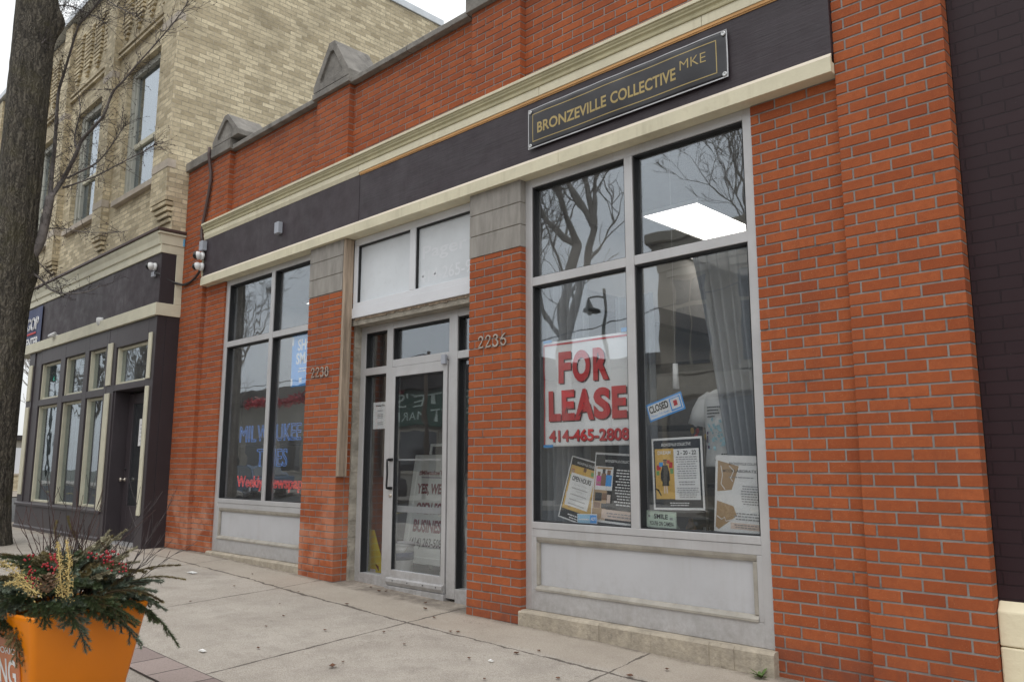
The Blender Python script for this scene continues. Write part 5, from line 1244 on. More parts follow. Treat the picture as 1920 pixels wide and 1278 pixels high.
# ------------------------------------------------------------------ orange planter
PL = thing('planter', 'orange tapered planter filled with winter evergreens, twigs and red berries', 'planter', (-4.465,-3.185,-.075), math.atan2(.12,.57))
PM = world_of(PL)
def rsq(half, z, rad=.03, n=5):
    o_ = []
    for sx, sy, a0 in ((1,1,0),(-1,1,90),(-1,-1,180),(1,-1,270)):
        for i in range(n+1):
            a = R(a0+90*i/n); o_.append(PM @ Vector((sx*(half-rad)+rad*math.cos(a), sy*(half-rad)+rad*math.sin(a), z)))
    return o_
PH = .575
mb = MB(); mb.smooth = True
rings = [rsq(.205,0),rsq(.208,.004),rsq(.287,PH-.03),rsq(.291,PH-.012),rsq(.289,PH-.003),rsq(.282,PH),rsq(.272,PH-.002),rsq(.266,PH-.012),rsq(.255,PH-.09)]
n = len(rings[0])
mb.add([p for r_ in rings for p in r_], [(i*n+k, i*n+(k+1)%n, (i+1)*n+(k+1)%n, (i+1)*n+k) for i in range(len(rings)-1) for k in range(n)]+[tuple(reversed(range(n)))])
o = mb.build('pot', 'planter', PL)
mb = MB(); mb.add(rsq(.256,PH-.075)+rsq(.25,PH-.12), [tuple(range(n))]+[(k,(k+1)%n,n+(k+1)%n,n+k) for k in range(n)]); mb.build('soil', 'soil', PL)
# label plate on the street-side face (sloping outward)
sl_ = (.287-.208)/(PH-.034)
def face(u, z, d=0): return PM @ Vector((u, -(.208+(z-.004)*sl_)-d, z))
fU = (face(1,.3)-face(0,.3)); fV = (face(0,.5)-face(0,.1)).normalized()
m = MB(); m.obox(face(-.13,.05,.001), fU, fV, fU.cross(fV), .30, .43, .006); pl_ = m.build('label_plate', 'plateclear', PL, bevel=.002)
for s, u, z, w_, h in (('HISTORIC',-.10,.395,.24,.03),('KING',-.10,.25,.24,.125),('DRIVE',-.10,.105,.24,.125)):
    m = MB(); m.text(s, face(u,z,.008), fU, fV, w_, h, .02); m.build('lettering', 'white', pl_)

def needles(mb_, p, d, r_, n, ln, wd):   # fuzz of needles along one step of a twig
    u, v_ = basis(d)
    for _ in range(n):
        a = random.random()*6.283; o_ = (u*math.cos(a)+v_*math.sin(a)); t_ = (o_+d.normalized()*random.uniform(.5,1.1)).normalized()
        s_ = t_.cross(d).normalized()*wd; q = p+d*random.random()
        mb_.add([q-s_, q+s_, q+t_*ln*random.uniform(.7,1.15)], [(0,1,2)])
def bough(L, droop, nside, sl, dens, ln=.019, wd=.0021, mats=('needle','stem'), lobes=False):
    m = MB(); pts = []; steps = 16
    for i in range(steps+1):
        t_ = i/steps; pts.append(Vector((L*t_, .02*math.sin(t_*5+L*9), .12*L*math.sin(t_*3)-droop*L*t_*t_)))
    def clothe(ps, start=0):
        for a, b in zip(ps[start:], ps[start+1:]): needles(m.mat(0), a, b-a, 0, max(1, int(dens*(b-a).length)), ln, wd)
    m.mat(1); m.tube(pts, [.004*(1-.7*i/steps) for i in range(steps+1)], 5); clothe(pts, 2)
    for k in range(nside):
        t_ = .18+.78*k/nside; i = int(t_*steps); p = pts[i]; d = (pts[min(i+1,steps)]-pts[i]).normalized()
        side = 1 if k % 2 else -1; ang = random.uniform(.6,1.0); e = Vector((d.x*math.cos(ang)-side*math.sin(ang)*d.y, d.x*side*math.sin(ang), d.z+random.uniform(-.25,.2))).normalized()
        l_ = sl*(1.05-t_*.75)*random.uniform(.75,1.2); q = [p]; 
        for j in range(5): e = (e+Vector((.03*d.x,0,-.06*droop-.02))).normalized(); q.append(q[-1]+e*l_/5)
        m.mat(1); m.tube(q, .0022, 4); clothe(q)
        if l_ > .08:
            for s2 in (-1,1):
                i2 = 2; f_ = (e*math.cos(.7)+Vector((-e.y,e.x,0))*s2*math.sin(.7)).normalized(); q2 = [q[i2]+f_*l_*.5*j/3 for j in range(4)]; clothe(q2)
    bpy.context.view_layer.update()
    me = bpy.data.meshes.new('bough'); me.from_pydata(m.v, [], m.f)
    for x in mats: me.materials.append(M[x])
    for i, p in enumerate(me.polygons): p.material_index = m.mi[i]
    return me
random.seed(21)
BO = [bough(.34,.4,12,.13,1500), bough(.38,.6,14,.14,1500), bough(.30,.3,11,.13,1600), bough(.32,.45,12,.13,1500,mats=('needle_blue','stem')), bough(.28,.25,10,.12,1600,mats=('needle_blue','stem')), bough(.32,.4,12,.13,1400,mats=('needle_old','stem')), bough(.38,.2,3,.05,2400,ln=.013,mats=('needle_old','stem'))]
BF = [bough(.26,.05,6,.075,2600,ln=.013,wd=.002,mats=('frost','stem')), bough(.20,.2,7,.07,2600,ln=.013,wd=.002,mats=('frost','stem'))]
def put(me, name, loc, az, el, roll=0, sc=1.0):
    o = bpy.data.objects.new(name, me); COL.objects.link(o); o.parent = PL
    Rm = Matrix.Rotation(az,4,'Z') @ Matrix.Rotation(-el,4,'Y') @ Matrix.Rotation(roll,4,'X')
    o.location = loc; o.rotation_euler = Rm.to_euler(); o.scale = (sc,)*3; return o
ZS = PH-.06
for i in range(72):   # a full mound, drooping over the rim at the edge and more upright inside
    az = 2*math.pi*(i*.381966 % 1); ring = i/72
    rr = .21-.19*ring; el = R(4+64*ring+random.uniform(-14,14))
    me = BO[random.choice([0,0,1,2,2,3,4,5,5])]
    put(me, 'spruce_bough', (rr*math.cos(az), rr*math.sin(az), ZS+.03+.11*ring), az+random.uniform(-.3,.3), el, random.uniform(-.5,.5), random.uniform(.7,.95))
for az, el, k in ((18,16,6),(35,6,1),(10,-4,3),(28,24,4),(52,30,4),(44,36,6),(60,22,6),(0,12,0),(-20,2,3)):   # the long sprays over the right-hand rim
    put(BO[k], 'spruce_bough', (.16*math.cos(R(az)),.16*math.sin(R(az)),ZS+.05), R(az), R(el), random.uniform(-.3,.3), 1.08)
for az, el in ((-78,-18),(-95,-20),(-112,-14),(-60,-22),(-128,-10),(-48,-26),(-142,-8)):
    put(random.choice([BO[0],BO[5],BO[3]]), 'spruce_bough', (.2*math.cos(R(az)),.2*math.sin(R(az)),ZS+.07), R(az), R(el*1.6), random.uniform(-.3,.3), .82)
for az, el, x, y, k, s_ in ((70,64,.02,.06,0,1.2),(50,40,.06,.10,1,1.25),(58,55,-.02,.05,1,1.2),(20,48,.12,.10,0,.9),(100,50,0,.1,1,1.0),(160,40,-.1,0,0,.9),(46,58,.08,.12,1,1.3),(40,66,.10,.08,0,1.25),(10,40,.15,.02,1,1.1),(64,70,.04,.02,1,1.45)):
    put(BF[k], 'frosted_bough', (x,y,ZS+.12), R(az), R(el), random.uniform(-.5,.5), s_)
for az, el, x, y in ((150,66,-.12,.02),(175,30,-.15,.04),(168,74,-.05,.1)):
    put(BO[6], 'spruce_bough', (x,y,ZS+.12), R(az), R(el), 0, 1.0)
random.seed(8)
for i in range(34):   # dark red dogwood twigs
    m = MB(); a = random.random()*6.28; b = Vector((.10*math.cos(a)*random.random()-.02,.10*math.sin(a)*random.random(),ZS)); d = Vector((random.gauss(-.05,.26),random.gauss(.05,.26),1)).normalized(); L = random.uniform(.34,.74); q = [b]
    for j in range(7): d = (d+Vector((random.gauss(0,.07),random.gauss(0,.07),0))).normalized(); q.append(q[-1]+d*L/7)
    m.tube([PM @ p for p in q], [.0034*(1-.65*j/7) for j in range(8)], 5)
    for j in (3,4,5,6):
        if random.random() < .6: e = (d+Vector((random.gauss(0,.5),random.gauss(0,.5),0))).normalized(); m.tube([PM @ q[j], PM @ (q[j]+e*.05), PM @ (q[j]+e*.09+Vector((0,0,.02)))], [.0018,.0014,.001], 4)
    m.build('twig', 'twig' if i % 4 else 'twigbark', PL)
for i in range(9):   # pale forked twigs on the right
    m = MB(); b = Vector((.10+random.uniform(-.04,.04),.16+random.uniform(-.04,.04),ZS)); d = Vector((.34+random.gauss(0,.12),.32+random.gauss(0,.12),1)).normalized(); L = random.uniform(.42,.66); q = [b]
    for j in range(7): d = (d+Vector((random.gauss(0,.09),random.gauss(0,.09),0))).normalized(); q.append(q[-1]+d*L/7)
    m.tube([PM @ p for p in q], [.0026*(1-.6*j/7) for j in range(8)], 5)
    for j in (2,3,4,5,6): e = (d+Vector((random.gauss(0,.6),random.gauss(0,.6),.1))).normalized(); m.tube([PM @ q[j], PM @ (q[j]+e*.06), PM @ (q[j]+e*.12+Vector((0,0,.02)))], [.0018,.0014,.001], 4)
    m.build('twig', 'twigbark', PL)
IPM = PM.inverted()
def berries(p, n=8, s_=.012):
    m = MB(); m.smooth = True
    for i in range(n): m.ball(p+Vector((random.gauss(0,s_),random.gauss(0,s_),random.gauss(0,s_))), random.uniform(.0042,.006), 8, 6)
    m.build('berry_cluster', 'berry', PL)
for px, py, y in ((55,1044,-3.42),(58,1070,-3.42),(87,1058,-3.40),(100,1048,-3.38),(101,1064,-3.38),(60,1085,-3.44),(172,1041,-3.26),(198,1046,-3.24),(208,1036,-3.22),(205,1054,-3.24),(232,1062,-3.12)): berries(onY(px,py,y))
def plume(pts, n, s_):
    m = MB(); m.tube(pts, .002, 4)
    for i in range(n):
        t_ = random.random(); k = min(int(t_*(len(pts)-1)), len(pts)-2); p = Vector(pts[k]).lerp(Vector(pts[k+1]), t_*(len(pts)-1)-k)
        w_ = s_*(1.1-t_*.8); p = p+Vector((random.gauss(0,w_),random.gauss(0,w_),random.gauss(0,w_))); e = .0042
        d_ = Vector((random.gauss(0,1),random.gauss(0,1),random.gauss(.3,1))).normalized()*e*random.uniform(.6,1.8); q_ = Vector((random.gauss(0,1),random.gauss(0,1),random.gauss(0,1))).normalized()*e*.7; m.quad(p-d_, p+q_, p+d_, p-q_)
    m.build('dried_flower', 'goldflower', PL)
P3 = lambda *a: [onY(x, y_, yy) for x, y_, yy in a]
plume(P3((66,1108,-3.42),(45,1085,-3.44),(22,1064,-3.46),(-4,1050,-3.48)), 620, .022)
plume(P3((70,1112,-3.44),(50,1098,-3.46),(28,1090,-3.5),(8,1096,-3.5)), 300, .015)
plume(P3((118,1120,-3.36),(114,1090,-3.36),(112,1055,-3.34),(108,1016,-3.32)), 430, .014)
plume(P3((128,1118,-3.36),(128,1085,-3.36),(130,1050,-3.34),(124,1012,-3.32)), 360, .012)
plume(P3((108,1105,-3.25),(106,1075,-3.26),(103,1040,-3.26)), 90, .012)
c = onY(88,1094,-3.47); m = MB()
for i in range(46):
    a = i*2.4; t_ = i/46; r_ = .035*math.sin(.35+t_*2.5); q = c+Vector((math.cos(a)*r_, math.sin(a)*r_, -.03+.07*t_)); o_ = Vector((math.cos(a), math.sin(a), .5)).normalized(); s_ = Vector((-math.sin(a), math.cos(a), 0))*.008
    m.add([q-s_, q+s_, q+s_*.7+o_*.016, q-s_*.7+o_*.016, q-s_+Vector((0,0,-.004)), q+s_+Vector((0,0,-.004))], [(0,1,2,3),(4,5,1,0)])
m.build('pine_cone', 'cone', PL)

# ------------------------------------------------------------------ street tree on the left
TR = thing('street_tree', 'mature street tree with dark furrowed bark and bare budding branches, left of the planter', 'tree', (-13.05,-1.53,.06))
TX, TY = onY(9, 600, -1.53).x, -1.53
TR.location = (TX, TY, .06); KZ, LZ = onX(92,42,TX).z, onX(44,505,TX).z
m = MB(); m.smooth = True; seg, hh = 96, 190; H0, H1 = -.02, 8.6
for j in range(hh+1):
    z = H0+(H1-H0)*j/hh
    for k in range(seg):
        a = 2*math.pi*k/seg; ca, sa = math.cos(a), math.sin(a)
        rr = .30+.10*math.exp(-z*3.2)+.012*math.sin(a*3+z*.7)-.004*z
        fu = noise.noise(Vector((ca*5.5, sa*5.5, z*1.1)))*.5+noise.noise(Vector((ca*13, sa*13, z*2.2)))*.45+noise.noise(Vector((ca*30, sa*30, z*7)))*.2
        rr += .022*fu
        # old wound knob on the street-right side
        d2 = ((a-1.3+math.pi) % (2*math.pi) - math.pi)**2/.10+(z-KZ)**2/.05; rr += .13*math.exp(-d2)
        d3 = ((a-1.3+math.pi) % (2*math.pi) - math.pi)**2/.16+(z-LZ)**2/.12; rr += .07*math.exp(-d3)
        m.v.append(Vector((TX+rr*ca, TY+rr*sa, z)))
for j in range(hh):
    for k in range(seg): m.f.append((j*seg+k, j*seg+(k+1)%seg, (j+1)*seg+(k+1)%seg, (j+1)*seg+k)); m.mi.append(0); m.sm.append(True)
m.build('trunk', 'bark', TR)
random.seed(17)
def smooth_pts(ps, n=5):
    o_ = []
    for i in range(len(ps)-1):
        p0 = ps[max(i-1,0)]; p1 = ps[i]; p2 = ps[i+1]; p3 = ps[min(i+2,len(ps)-1)]
        for k in range(n):
            t_ = k/n; o_.append(.5*((2*p1)+(p2-p0)*t_+(2*p0-5*p1+4*p2-p3)*t_*t_+(3*p1-p0-3*p2+p3)*t_**3))
    return o_+[ps[-1]]
def bud(m, p, d):
    u, v_ = basis(d); e = d.normalized()
    m.add([p, p+e*.012+u*.006, p+e*.012-u*.003+v_*.005, p+e*.012-u*.003-v_*.005, p+e*.032], [(0,1,2),(0,2,3),(0,3,1),(4,2,1),(4,3,2),(4,1,3)])
def twigs(m, pts, n, l0, l1, r0):
    for _ in range(n):
        i = random.randrange(1, len(pts)-1); p = pts[i].lerp(pts[i+1], random.random()); d = (pts[i+1]-pts[i]).normalized()
        e = (d*random.uniform(.2,.9)+Vector((random.gauss(0,.7),random.gauss(0,.7),random.gauss(.15,.6)))).normalized(); L = random.uniform(l0, l1); q = [p]
        for j in range(4): e = (e+Vector((random.gauss(0,.16),random.gauss(0,.16),random.gauss(.03,.16)))).normalized(); q.append(q[-1]+e*L/4)
        m.tube(q, [r0, r0*.85, r0*.7, r0*.55, r0*.4], 4, False)
        for j in (1,2,3,4):
            if random.random() < .75:
                f_ = (e+Vector((random.gauss(0,.8),random.gauss(0,.8),random.gauss(0,.8)))).normalized(); s_ = q[j]+f_*random.uniform(.0,.09)
                m.tube([q[j], s_], [r0*.5, r0*.4], 3, False); bud(m, s_, f_)
        bud(m, q[-1], e)
def limb(name, pxs, rads, ntw, l0=.15, l1=.5, mat='limb'):
    def place(x, y_, yy):      # limbs leave the trunk sideways, then reach along the pavement in front of the wall
        if x <= 94: return onX(x, y_, TX+.02+.16*max(0, x-18)/76+(yy+1.42)*.6)
        return onY(x, y_, -1.0+.42*(x-94)/258+(yy+1.45)*-.12)
    ps = smooth_pts([place(*q) for q in pxs]); n = len(ps)
    rr = [rads[0]+(rads[1]-rads[0])*(i/(n-1))**.8 for i in range(n)]
    m = MB(); m.smooth = True; m.tube(ps, rr, 10 if rads[0] > .02 else 6)
    for i, p in enumerate(ps):
        pass
    m.smooth = False; m.mat(1); twigs(m, ps, int(ntw*1.45), l0, l1, .0036)
    return m.build(name, [mat, 'twigbark'], TR)
limb('branch', [(14,552,-1.5),(44,505,-1.45),(72,460,-1.42),(83,425,-1.4),(94,369,-1.38)], (.08,.06), 12)
limb('branch', [(93,375,-1.38),(98,320,-1.36),(103,270,-1.34),(106,220,-1.32),(110,172,-1.3),(120,138,-1.28),(129,107,-1.26),(146,52,-1.24),(156,38,-1.22),(180,10,-1.2),(196,-14,-1.18)], (.033,.010), 100)
limb('branch', [(94,372,-1.38),(117,338,-1.42),(132,310,-1.45),(146,281,-1.5),(154,262,-1.52),(174,240,-1.58),(195,215,-1.62),(211,174,-1.68),(232,151,-1.74),(258,120,-1.8),(301,72,-1.9),(335,31,-2.0),(352,4,-2.05)], (.036,.005), 110)
limb('branch', [(146,281,-1.5),(140,265,-1.5),(143,240,-1.48),(150,210,-1.46),(148,180,-1.44)], (.018,.006), 26, .1, .35)
limb('branch', [(118,352,-1.42),(140,345,-1.5),(180,330,-1.58),(232,303,-1.7),(275,281,-1.8),(292,268,-1.84)], (.016,.004), 44, .1, .4)
limb('branch', [(126,334,-1.44),(150,322,-1.5),(180,306,-1.56),(203,281,-1.62),(229,243,-1.7),(236,232,-1.7)], (.018,.005), 34, .1, .4)
limb('branch', [(50,506,-1.4),(66,516,-1.36),(82,528,-1.32),(92,541,-1.3),(113,549,-1.26),(141,550,-1.22),(169,545,-1.18),(186,536,-1.15)], (.022,.005), 26, .12, .4)
limb('branch', [(80,430,-1.4),(110,428,-1.3),(145,433,-1.2),(185,436,-1.1),(240,433,-1.0)], (.011,.003), 26, .1, .4)
limb('branch', [(66,485,-1.42),(85,505,-1.4),(98,520,-1.38),(120,560,-1.36)], (.010,.003), 20, .1, .35)
limb('branch', [(60,20,-1.5),(120,10,-1.4),(165,25,-1.35),(200,45,-1.3)], (.014,.004), 60, .15, .55)
limb('branch', [(150,-60,-1.3),(175,-20,-1.3),(215,10,-1.3),(262,34,-1.3)], (.014,.004), 60, .15, .55)
limb('branch', [(70,90,-1.4),(88,70,-1.36),(110,35,-1.3),(128,-10,-1.25)], (.016,.006), 40, .12, .4)
for a0, z0 in ((2.4,8.35),(4.4,8.45),(5.6,8.5),(1.2,8.5)):   # upper limbs above the frame
    ps = [Vector((TX,TY,z0))]; d = Vector((math.cos(a0)*.6, math.sin(a0)*.6, .8)).normalized()
    for j in range(8): d = (d+Vector((random.gauss(0,.12),random.gauss(0,.12),.06))).normalized(); ps.append(ps[-1]+d*.42)
    m = MB(); m.smooth = True; m.tube(ps, [.11*(1-.8*j/8) for j in range(9)], 8); m.smooth = False; twigs(m, ps, 30, .3, .9, .006); m.build('branch', 'limb', TR)

# ------------------------------------------------------------------ small things on the pavement
random.seed(31)
m = MB(); c = Vector((-2.37,-.05,ground_z(-2.37,-.05)))
for i in range(22):
    a = random.random()*6.28; L = random.uniform(.03,.075); d = Vector((math.cos(a)*.7, math.sin(a)*.5-.2, random.uniform(.6,1.2))).normalized(); s_ = Vector((-math.sin(a), math.cos(a), 0))*.008; q = [c+d*L*t_+Vector((math.cos(a),math.sin(a)-.3,-.6))*.02*t_*t_ for t_ in (0,.5,.85,1)]
    m.add([q[0]-s_*.3,q[0]+s_*.3,q[1]+s_,q[1]-s_,q[2]+s_*.8,q[2]-s_*.8,q[3]], [(0,1,2,3),(3,2,4,5),(5,4,6)])
one(m, 'weed', 'weed', 'green weed sprouting at the foot of the stone plinth, right end', 'weed')
LP = [(-4.36,-1.66,.055,'curled'),(-4.49,-1.0,.03,''),(-5.86,-1.12,.03,''),(-4.88,-.88,.03,''),(-3.77,-.65,.04,''),(-3.71,-.5,.03,''),(-2.93,-.57,.045,''),(-5.23,-1.15,.03,''),(-5.63,-1.4,.025,''),(-4.55,-.53,.03,''),(-4.5,-.5,.035,''),(-5.49,.02,.035,''),(-6.41,.12,.03,''),(-6.2,.06,.045,''),(-6.15,.1,.035,''),(-5.3,-.14,.05,''),(-6.65,-.51,.025,''),(-4.41,-1.55,.025,''),(-4.27,-2.1,.03,''),(-5.9,-.5,.04,''),(-3.2,-.9,.03,''),(-3.5,-1.2,.025,''),(-7.3,-.8,.03,''),(-8.2,-1.0,.03,''),(-6.9,-1.4,.025,''),(-7.8,-.35,.03,''),(-5.1,-1.75,.03,''),(-3.9,-.95,.03,''),(-2.85,-.3,.04,''),(-6.3,-.9,.022,''),(-5.0,-.3,.03,''),(-7.0,-1.9,.03,'')]
for i, (x, y, s_, kind) in enumerate(LP):
    m = MB(); a = random.random()*6.28; u = Vector((math.cos(a),math.sin(a),0)); v_ = Vector((-math.sin(a),math.cos(a),0)); c = Vector((x,y,ground_z(x,y)+.007)); wv = random.uniform(.3,.5)
    P_ = []
    for t_ in (-1,-.5,0,.5,1):
        ww = wv*s_*(1-abs(t_)**1.6)+.001; zz = .35*s_*t_*t_*random.uniform(.2,.8)
        P_ += [c+u*t_*s_*.5+v_*ww+Vector((0,0,zz+ww*.5)), c+u*t_*s_*.5+Vector((0,0,zz)), c+u*t_*s_*.5-v_*ww+Vector((0,0,zz+ww*.4))]
    fs = []
    for k in range(4): fs += [(3*k,3*k+1,3*k+4,3*k+3),(3*k+1,3*k+2,3*k+5,3*k+4)]
    m.add(P_, fs)
    if kind: one(m, 'dead_leaf', 'leaf', 'curled brown dead leaf, largest one lying on the open pavement', 'leaf')
    else: one(m, 'dead_leaf', 'leaf', 'small brown dead leaf lying on the pavement', 'leaf', 'dead leaves scattered on the pavement')
for x, y, s_ in ((-8.3,-.75,.06),(-5.28,-2.05,.03),(-3.75,-.9,.018),(-5.9,-2.42,.02)):
    m = MB(); c = Vector((x,y,ground_z(x,y)+.008)); m.hexa([c+Vector(q) for q in ((-s_,-s_*.5,0),(s_,-s_*.4,0),(s_*.9,s_*.5,0),(-s_*.8,s_*.4,0),(-s_,-s_*.5,.004),(s_*.8,-s_*.4,.012),(s_*.9,s_*.5,.003),(-s_*.8,s_*.4,.01))])
    one(m, 'paper_scrap', 'litter', 'crumpled white paper scrap on the pavement', 'litter', 'white scraps on the pavement')

# ------------------------------------------------------------------ across the street (seen in the glass)
def grow(m, p, d, L, r_, depth, spread=.42, up=.12):
    q = [p]; e = d.copy()
    for j in range(3): e = (e+Vector((random.gauss(0,.09),random.gauss(0,.09),up*.4))).normalized(); q.append(q[-1]+e*L/3)
    m.tube(q, [r_, r_*.9, r_*.82, r_*.74], 8 if r_ > .08 else (5 if r_ > .02 else 3), False)
    if depth == 0: return
    for k in range(2 if random.random() < .55 else 3):
        f_ = (e+Vector((random.gauss(0,spread),random.gauss(0,spread),random.gauss(up,spread*.6)))).normalized()
        grow(m, q[-1] if k else q[-1], f_, L*random.uniform(.66,.9), max(.011, r_*random.uniform(.55,.75)), depth-1, spread, up)
    if depth > 2:
        f_ = (e+Vector((random.gauss(0,.8),random.gauss(0,.8),.1))).normalized(); grow(m, q[1], f_, L*.55, max(.011, r_*.35), depth-3, spread, up)
def bare_tree(x, y, h, r_, label, limbs, seed, depth=6, th=4.0):
    random.seed(seed); t = thing('bare_tree', label, 'tree', (x, y, -.1))
    m = MB(); m.smooth = True; tp = Vector((x, y, th)); m.tube([(x,y,-.2),(x,y,.3),(x+.03,y,th*.5),tp], [r_*1.35,r_*1.08,r_,r_*.92], 12); m.build('trunk', 'bark_far', t)
    m = MB(); m.smooth = True
    for d, L, rr in limbs: grow(m, tp-Vector((0,0,.1)), Vector(d).normalized(), L, rr, depth)
    m.build('crown', 'bark_far', t); return t
bare_tree(-18.1,-16.5,13,.28,'bare forked tree across the street mirrored in the upper left pane of big window', [((.02,0,1),4.0,.21),((.50,.05,1),4.2,.17),((-.5,.2,.8),2.2,.09)], 5, 7, 5.6)
bare_tree(-14.7,-24.5,13,.16,'bare fine-branched tree rising behind the tan building, mirrored at the top right of big window', [((-.05,0,1),2.0,.06),((-.4,.1,1),2.0,.05),((-.2,0,1),2.2,.05),((-.7,.0,.9),1.6,.045)], 9, 6, 10.6)
bare_tree(-52,-15.8,12,.24,'bare tree across the street mirrored in the corner shopfront windows', [((0,0,1),2.4,.16),((.5,.1,.9),2.2,.13),((-.5,-.1,.9),2.2,.13)], 3, 6, 3.2)
bare_tree(-44,-16.6,12,.22,'bare tree across the street mirrored above the dark shopfront door', [((.1,0,1),2.4,.16),((-.5,.1,.9),2.0,.12),((.6,-.1,.8),2.0,.12)], 12, 6, 3.4)
bare_tree(-62,-16.2,12,.24,'bare tree far along the opposite pavement, beyond the grocery', [((.1,0,1),2.6,.16),((-.5,.1,.9),2.2,.12),((.6,-.1,.8),2.2,.12)], 14, 6, 3.4)
bare_tree(-58,12,10,.2,'bare tree in the distance beyond the corner building', [((.1,0,1),2.0,.12),((-.5,.1,.9),1.8,.1),((.6,-.1,.8),1.8,.1)], 19, 6, 3.0)

t = thing('masonry_building', 'tall tan masonry building across the street with high sash windows, mirrored in big window', 'building', (-10,-19,0))
m = MB(); m.box(-15.7,-3,-32,-19.0,-.2,9.0); m.build('wall', 'tanbuild', t)
m = MB(); m.box(-16.1,-2.9,-32,-18.6,9.0,9.35).box(-15.9,-2.9,-31,-18.8,8.6,8.99).box(-15.72,-3,-31.8,-18.94,8.1,8.55); m.build('cornice', 'tanlight', t, bevel=.03)
m = MB(); m.box(-15.8,-3,-31,-18.85,3.9,4.3).box(-15.95,-3,-31,-18.6,3.55,3.89); m.build('belt_course', 'tanlight', t, bevel=.03)
for i in range(5):
    x = -15.0+i*2.5
    m = MB(); m.box(x-.12,x+1.35,-19,-18.92,4.55,7.75).box(x-.25,x+1.48,-19,-18.80,7.76,8.0).box(x-.2,x+1.43,-19,-18.8,4.35,4.54); f_ = m.build('window', 'tanlight', t, bevel=.01)
    for a, b, c, e in ((x,x+.58,4.65,6.6),(x+.65,x+1.23,4.65,6.6),(x,x+.58,6.75,7.65),(x+.65,x+1.23,6.75,7.65)):
        m = MB(); m.box(a,b,-18.93,-18.90,c,e); m.build('pane', 'carglass', f_)
m = MB(); m.box(-15.4,-4,-19,-18.9,.3,3.4); m.build('shop_glazing', 'carglass', t)

t = thing('grocery_building', "low grocery across the street with dark roof fascia and green Pete's Fruit Market sign", 'building', (-34,-19,0))
m = MB(); m.box(-58,-22,-36,-19.0,-.2,4.75); m.build('wall', 'greywall', t)
m = MB(); m.box(-58.3,-21.7,-36,-18.4,4.76,5.6); m.build('roof_fascia', 'darkroof', t)
m = MB(); m.box(-34,-25,-19,-18.75,3.05,4.72); sg = m.build('sign_board', 'greensign', t)
m = MB(); m.text("PETE'S", (-25.6,-18.74,3.95), -X, Z, 5.2, .62, .0); m.build('lettering', 'signletter', sg)
m = MB(); m.text('FRUIT MARKET', (-25.6,-18.74,3.25), -X, Z, 6.6, .45, .0); m.build('lettering', 'signletter', sg)
m = MB(); m.ball((-30.3,-18.72,4.75), .22, 12, 8); m.build('fruit_emblem', 'darkred', sg)
for i in range(9):
    x = -56+i*3.6; m = MB(); m.box(x,x+2.8,-19,-18.93,.8,2.9); f_ = m.build('window', 'tanlight', t); m = MB(); m.box(x+.1,x+2.7,-18.94,-18.92,.9,2.8); m.build('pane', 'carglass', f_)
t = thing('service_station', 'low pale building between the grocery and the tan masonry building, across the street', 'building', (-19,-22,0))
m = MB(); m.box(-21.6,-16.2,-34,-22,-.2,5.2); m.build('wall', 'greywall', t)
m = MB(); m.box(-21.65,-16.15,-34,-21.7,5.21,5.7); m.build('roof_fascia', 'darkroof', t)
m = MB(); m.box(-20.6,-17.2,-22,-21.93,.2,2.8); m.build('shop_glazing', 'carglass', t)

t = thing('street_lamp', 'dark street lamp with a bell shade on a short arm, across the street', 'street lamp', (-16.6,-17,-.1))
m = MB(); m.smooth = True; m.tube([(-16.6,-17,-.1),(-16.6,-17,1.2),(-16.6,-17,7.3)], [.11,.07,.055], 12); m.build('post', 'street_metal', t)
m = MB(); m.smooth = True; m.tube([(-16.6,-17,7.0),(-16.9,-17,7.05),(-17.23,-17,7.0)], .035, 8); m.build('arm', 'street_metal', t)
m = MB(); m.smooth = True; m.lathe((-17.23,-17,6.55), [(.30,0),(.28,.06),(.14,.14),(.09,.3),(.04,.42),(.0,.46)], 20); m.build('bell_shade', 'street_metal', t)
m = MB(); m.smooth = True; m.ball((-17.23,-17,6.53), .10, 12, 8); m.build('globe', 'white', t)
t = thing('utility_pole', 'timber utility pole with crossarm across the street, mirrored over the glass door', 'utility pole', (-24.85,-15.6,-.1))
m = MB(); m.smooth = True; m.tube([(-24.85,-15.6,-.2),(-24.85,-15.6,5.8)], [.14,.10], 10); m.build('pole', 'poleswood', t)
m = MB(); m.box(-25.0,-24.0,-15.68,-15.52,5.2,5.36); m.build('lamp_arm', 'poleswood', t)
for a, b, s_ in (((-24.85,-15.6,5.7),(-60,-15.6,6.8),.9),((-24.85,-15.6,5.6),(-3,-15.6,8.4),1.1)):
    m = MB(); a, b = Vector(a), Vector(b); m.tube([a.lerp(b, i/20)-Vector((0,0,s_*4*(i/20)*(1-i/20))) for i in range(21)], .02, 5)
    one(m, 'overhead_wire', 'cable', 'sagging overhead wire running left from the utility pole' if b.x < -25 else 'sagging overhead wire running right from the utility pole', 'wire')
t = thing('traffic_signal', 'traffic signal with lit green lamp, mirrored in the corner shopfront', 'traffic signal', (-62.9,-13.8,-.2))
m = MB(); m.smooth = True; m.tube([(-62.9,-14.1,-.2),(-62.9,-14.1,8.2)], .09, 10); m.build('pole', 'street_metal', t)
m = MB(); m.box(-63.15,-62.65,-14.0,-13.75,7.1,8.3); m.build('signal_head', 'street_metal', t, bevel=.03)
m = MB(); m.smooth = True; m.lathe((-62.9,-13.75,7.37), [(.16,0),(.16,.02),(.0,.05)], 16, (0,1,0)); m.build('green_lens', 'greenlight', t)

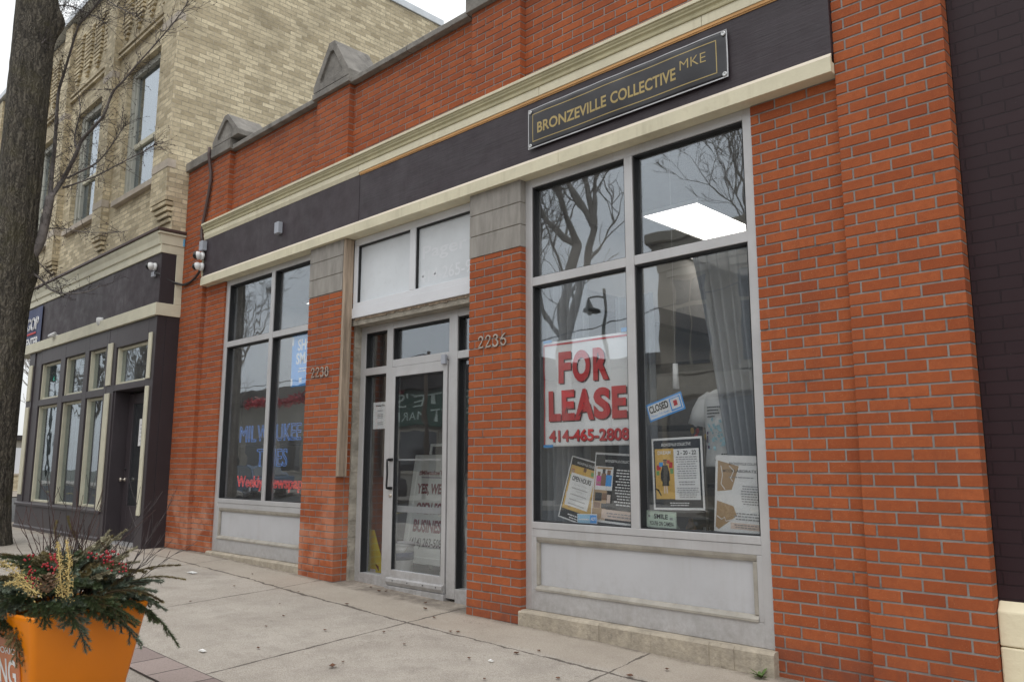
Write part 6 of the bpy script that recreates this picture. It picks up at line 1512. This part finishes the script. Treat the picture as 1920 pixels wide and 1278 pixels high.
def car(name, label, mat, x, y, rz):
    t = thing(name, label, 'car', (x, y, -.25), rz, 'cars parked across the street'); W = world_of(t)
    side = [(-2.2,.35),(-2.25,.62),(-2.15,.86),(-1.35,.93),(-.75,1.38),(-.4,1.46),(.75,1.46),(1.15,1.36),(1.75,.98),(2.15,.92),(2.22,.6),(2.15,.33)]
    m = MB(); m.smooth = False; n = len(side); st = [(-.84,.93),(-.88,1.0),(.88,1.0),(.84,.93)]; vs_ = []
    for (yy, k) in st:
        for (sx, sz) in side:
            inset = .16*max(0,(sz-.95))/.5; vs_.append(W @ Vector((sx*(k*.02+.98), yy-math.copysign(inset, yy), sz)))
    fs = [(i*n+j, i*n+(j+1)%n, (i+1)*n+(j+1)%n, (i+1)*n+j) for i in range(3) for j in range(n)]+[tuple(reversed(range(n))), tuple(3*n+j for j in range(n))]
    m.add(vs_, fs); m.build('body', mat, t, bevel=.04)
    for s_ in (-1, 1):
        for poly in ([(-1.15,.97),(-.68,1.36),(-.38,1.41),(.12,1.41),(.12,.97)], [(.18,.97),(.18,1.41),(.72,1.41),(1.08,1.32),(1.5,.99)]):
            m = MB(); m.prism([W @ Vector((a, s_*(.885-.16*max(0,(b-.95))/.5), b)) for a, b in poly], W.to_3x3() @ Vector((0,s_*.012,0))); m.build('side_window', 'carglass', t)
        for wx in (-1.4, 1.38):
            m = MB(); m.smooth = True; c = W @ Vector((wx, s_*.70, .32)); ax = W.to_3x3() @ Vector((0,s_,0)); m.lathe(c, [(.2,0),(.31,.0),(.33,.04),(.33,.16),(.31,.2),(.2,.2)], 24, ax); wh = m.build('tyre', 'tyre', t)
            m = MB(); m.smooth = True; m.lathe(c, [(.0,.16),(.05,.2),(.19,.19),(.2,.205),(.0,.208)], 20, ax); m.build('rim', 'rim', wh)
        m = MB(); m.hexa([W @ Vector(q) for q in ((-2.26,s_*.5,.68),(-2.2,s_*.8,.68),(-2.1,s_*.8,.70),(-2.1,s_*.5,.70),(-2.24,s_*.5,.8),(-2.17,s_*.8,.8),(-2.08,s_*.8,.82),(-2.08,s_*.5,.82))]); m.build('headlight', 'headlight', t)
    for poly in ([(-1.36,.95),(-.74,1.37)], [(1.72,1.0),(1.16,1.35)]):
        (a, b), (c, e) = poly; o_ = .015*(-1 if a < 0 else 1); m = MB(); m.hexa([W @ Vector(q) for q in ((a+o_,-.74,b),(a+o_,.74,b),(a+o_+.02,.74,b+.02),(a+o_+.02,-.74,b+.02),(c+o_,-.64,e),(c+o_,.64,e),(c+o_+.02,.64,e+.02),(c+o_+.02,-.64,e+.02))]); m.build('windscreen', 'carglass', t)
    return t
car('parked_car', 'blue-grey car parked across the street, mirrored in the left shop window', 'carblue', -35.5, -14.2, 0)
car('parked_car', 'white car parked across the street, mirrored in the dark corner shopfront', 'carwhite', -47, -14.3, math.pi)
car('parked_car', 'charcoal car parked across the street, mirrored in the glass door', 'cardark', -27.5, -14.2, 0)

t = thing('garage_building', 'low pale garage in the distance, glimpsed between tree trunk and shopfront', 'building', (-50,10,0))
m = MB(); m.box(-58,-48,4,16,0,2.5); m.build('wall', 'greywall', t)
m = MB(); m.box(-58.2,-47.8,3.8,16.2,2.51,2.75); m.build('roof', 'darkroof', t)
m = MB(); m.box(-48,-47.95,6.5,9.0,.05,2.1); m.build('roller_door', 'alum_white', t)
t = thing('garden_wall', 'low tan wall in front of the distant garage', 'wall', (-42,8,0))
m = MB(); m.box(-42.3,-42,2,16,0,.75); m.build('wall', 'beige', t); m = MB(); m.box(-42.35,-41.95,2,16,.751,.83); m.build('wall_cap', 'lime', t)
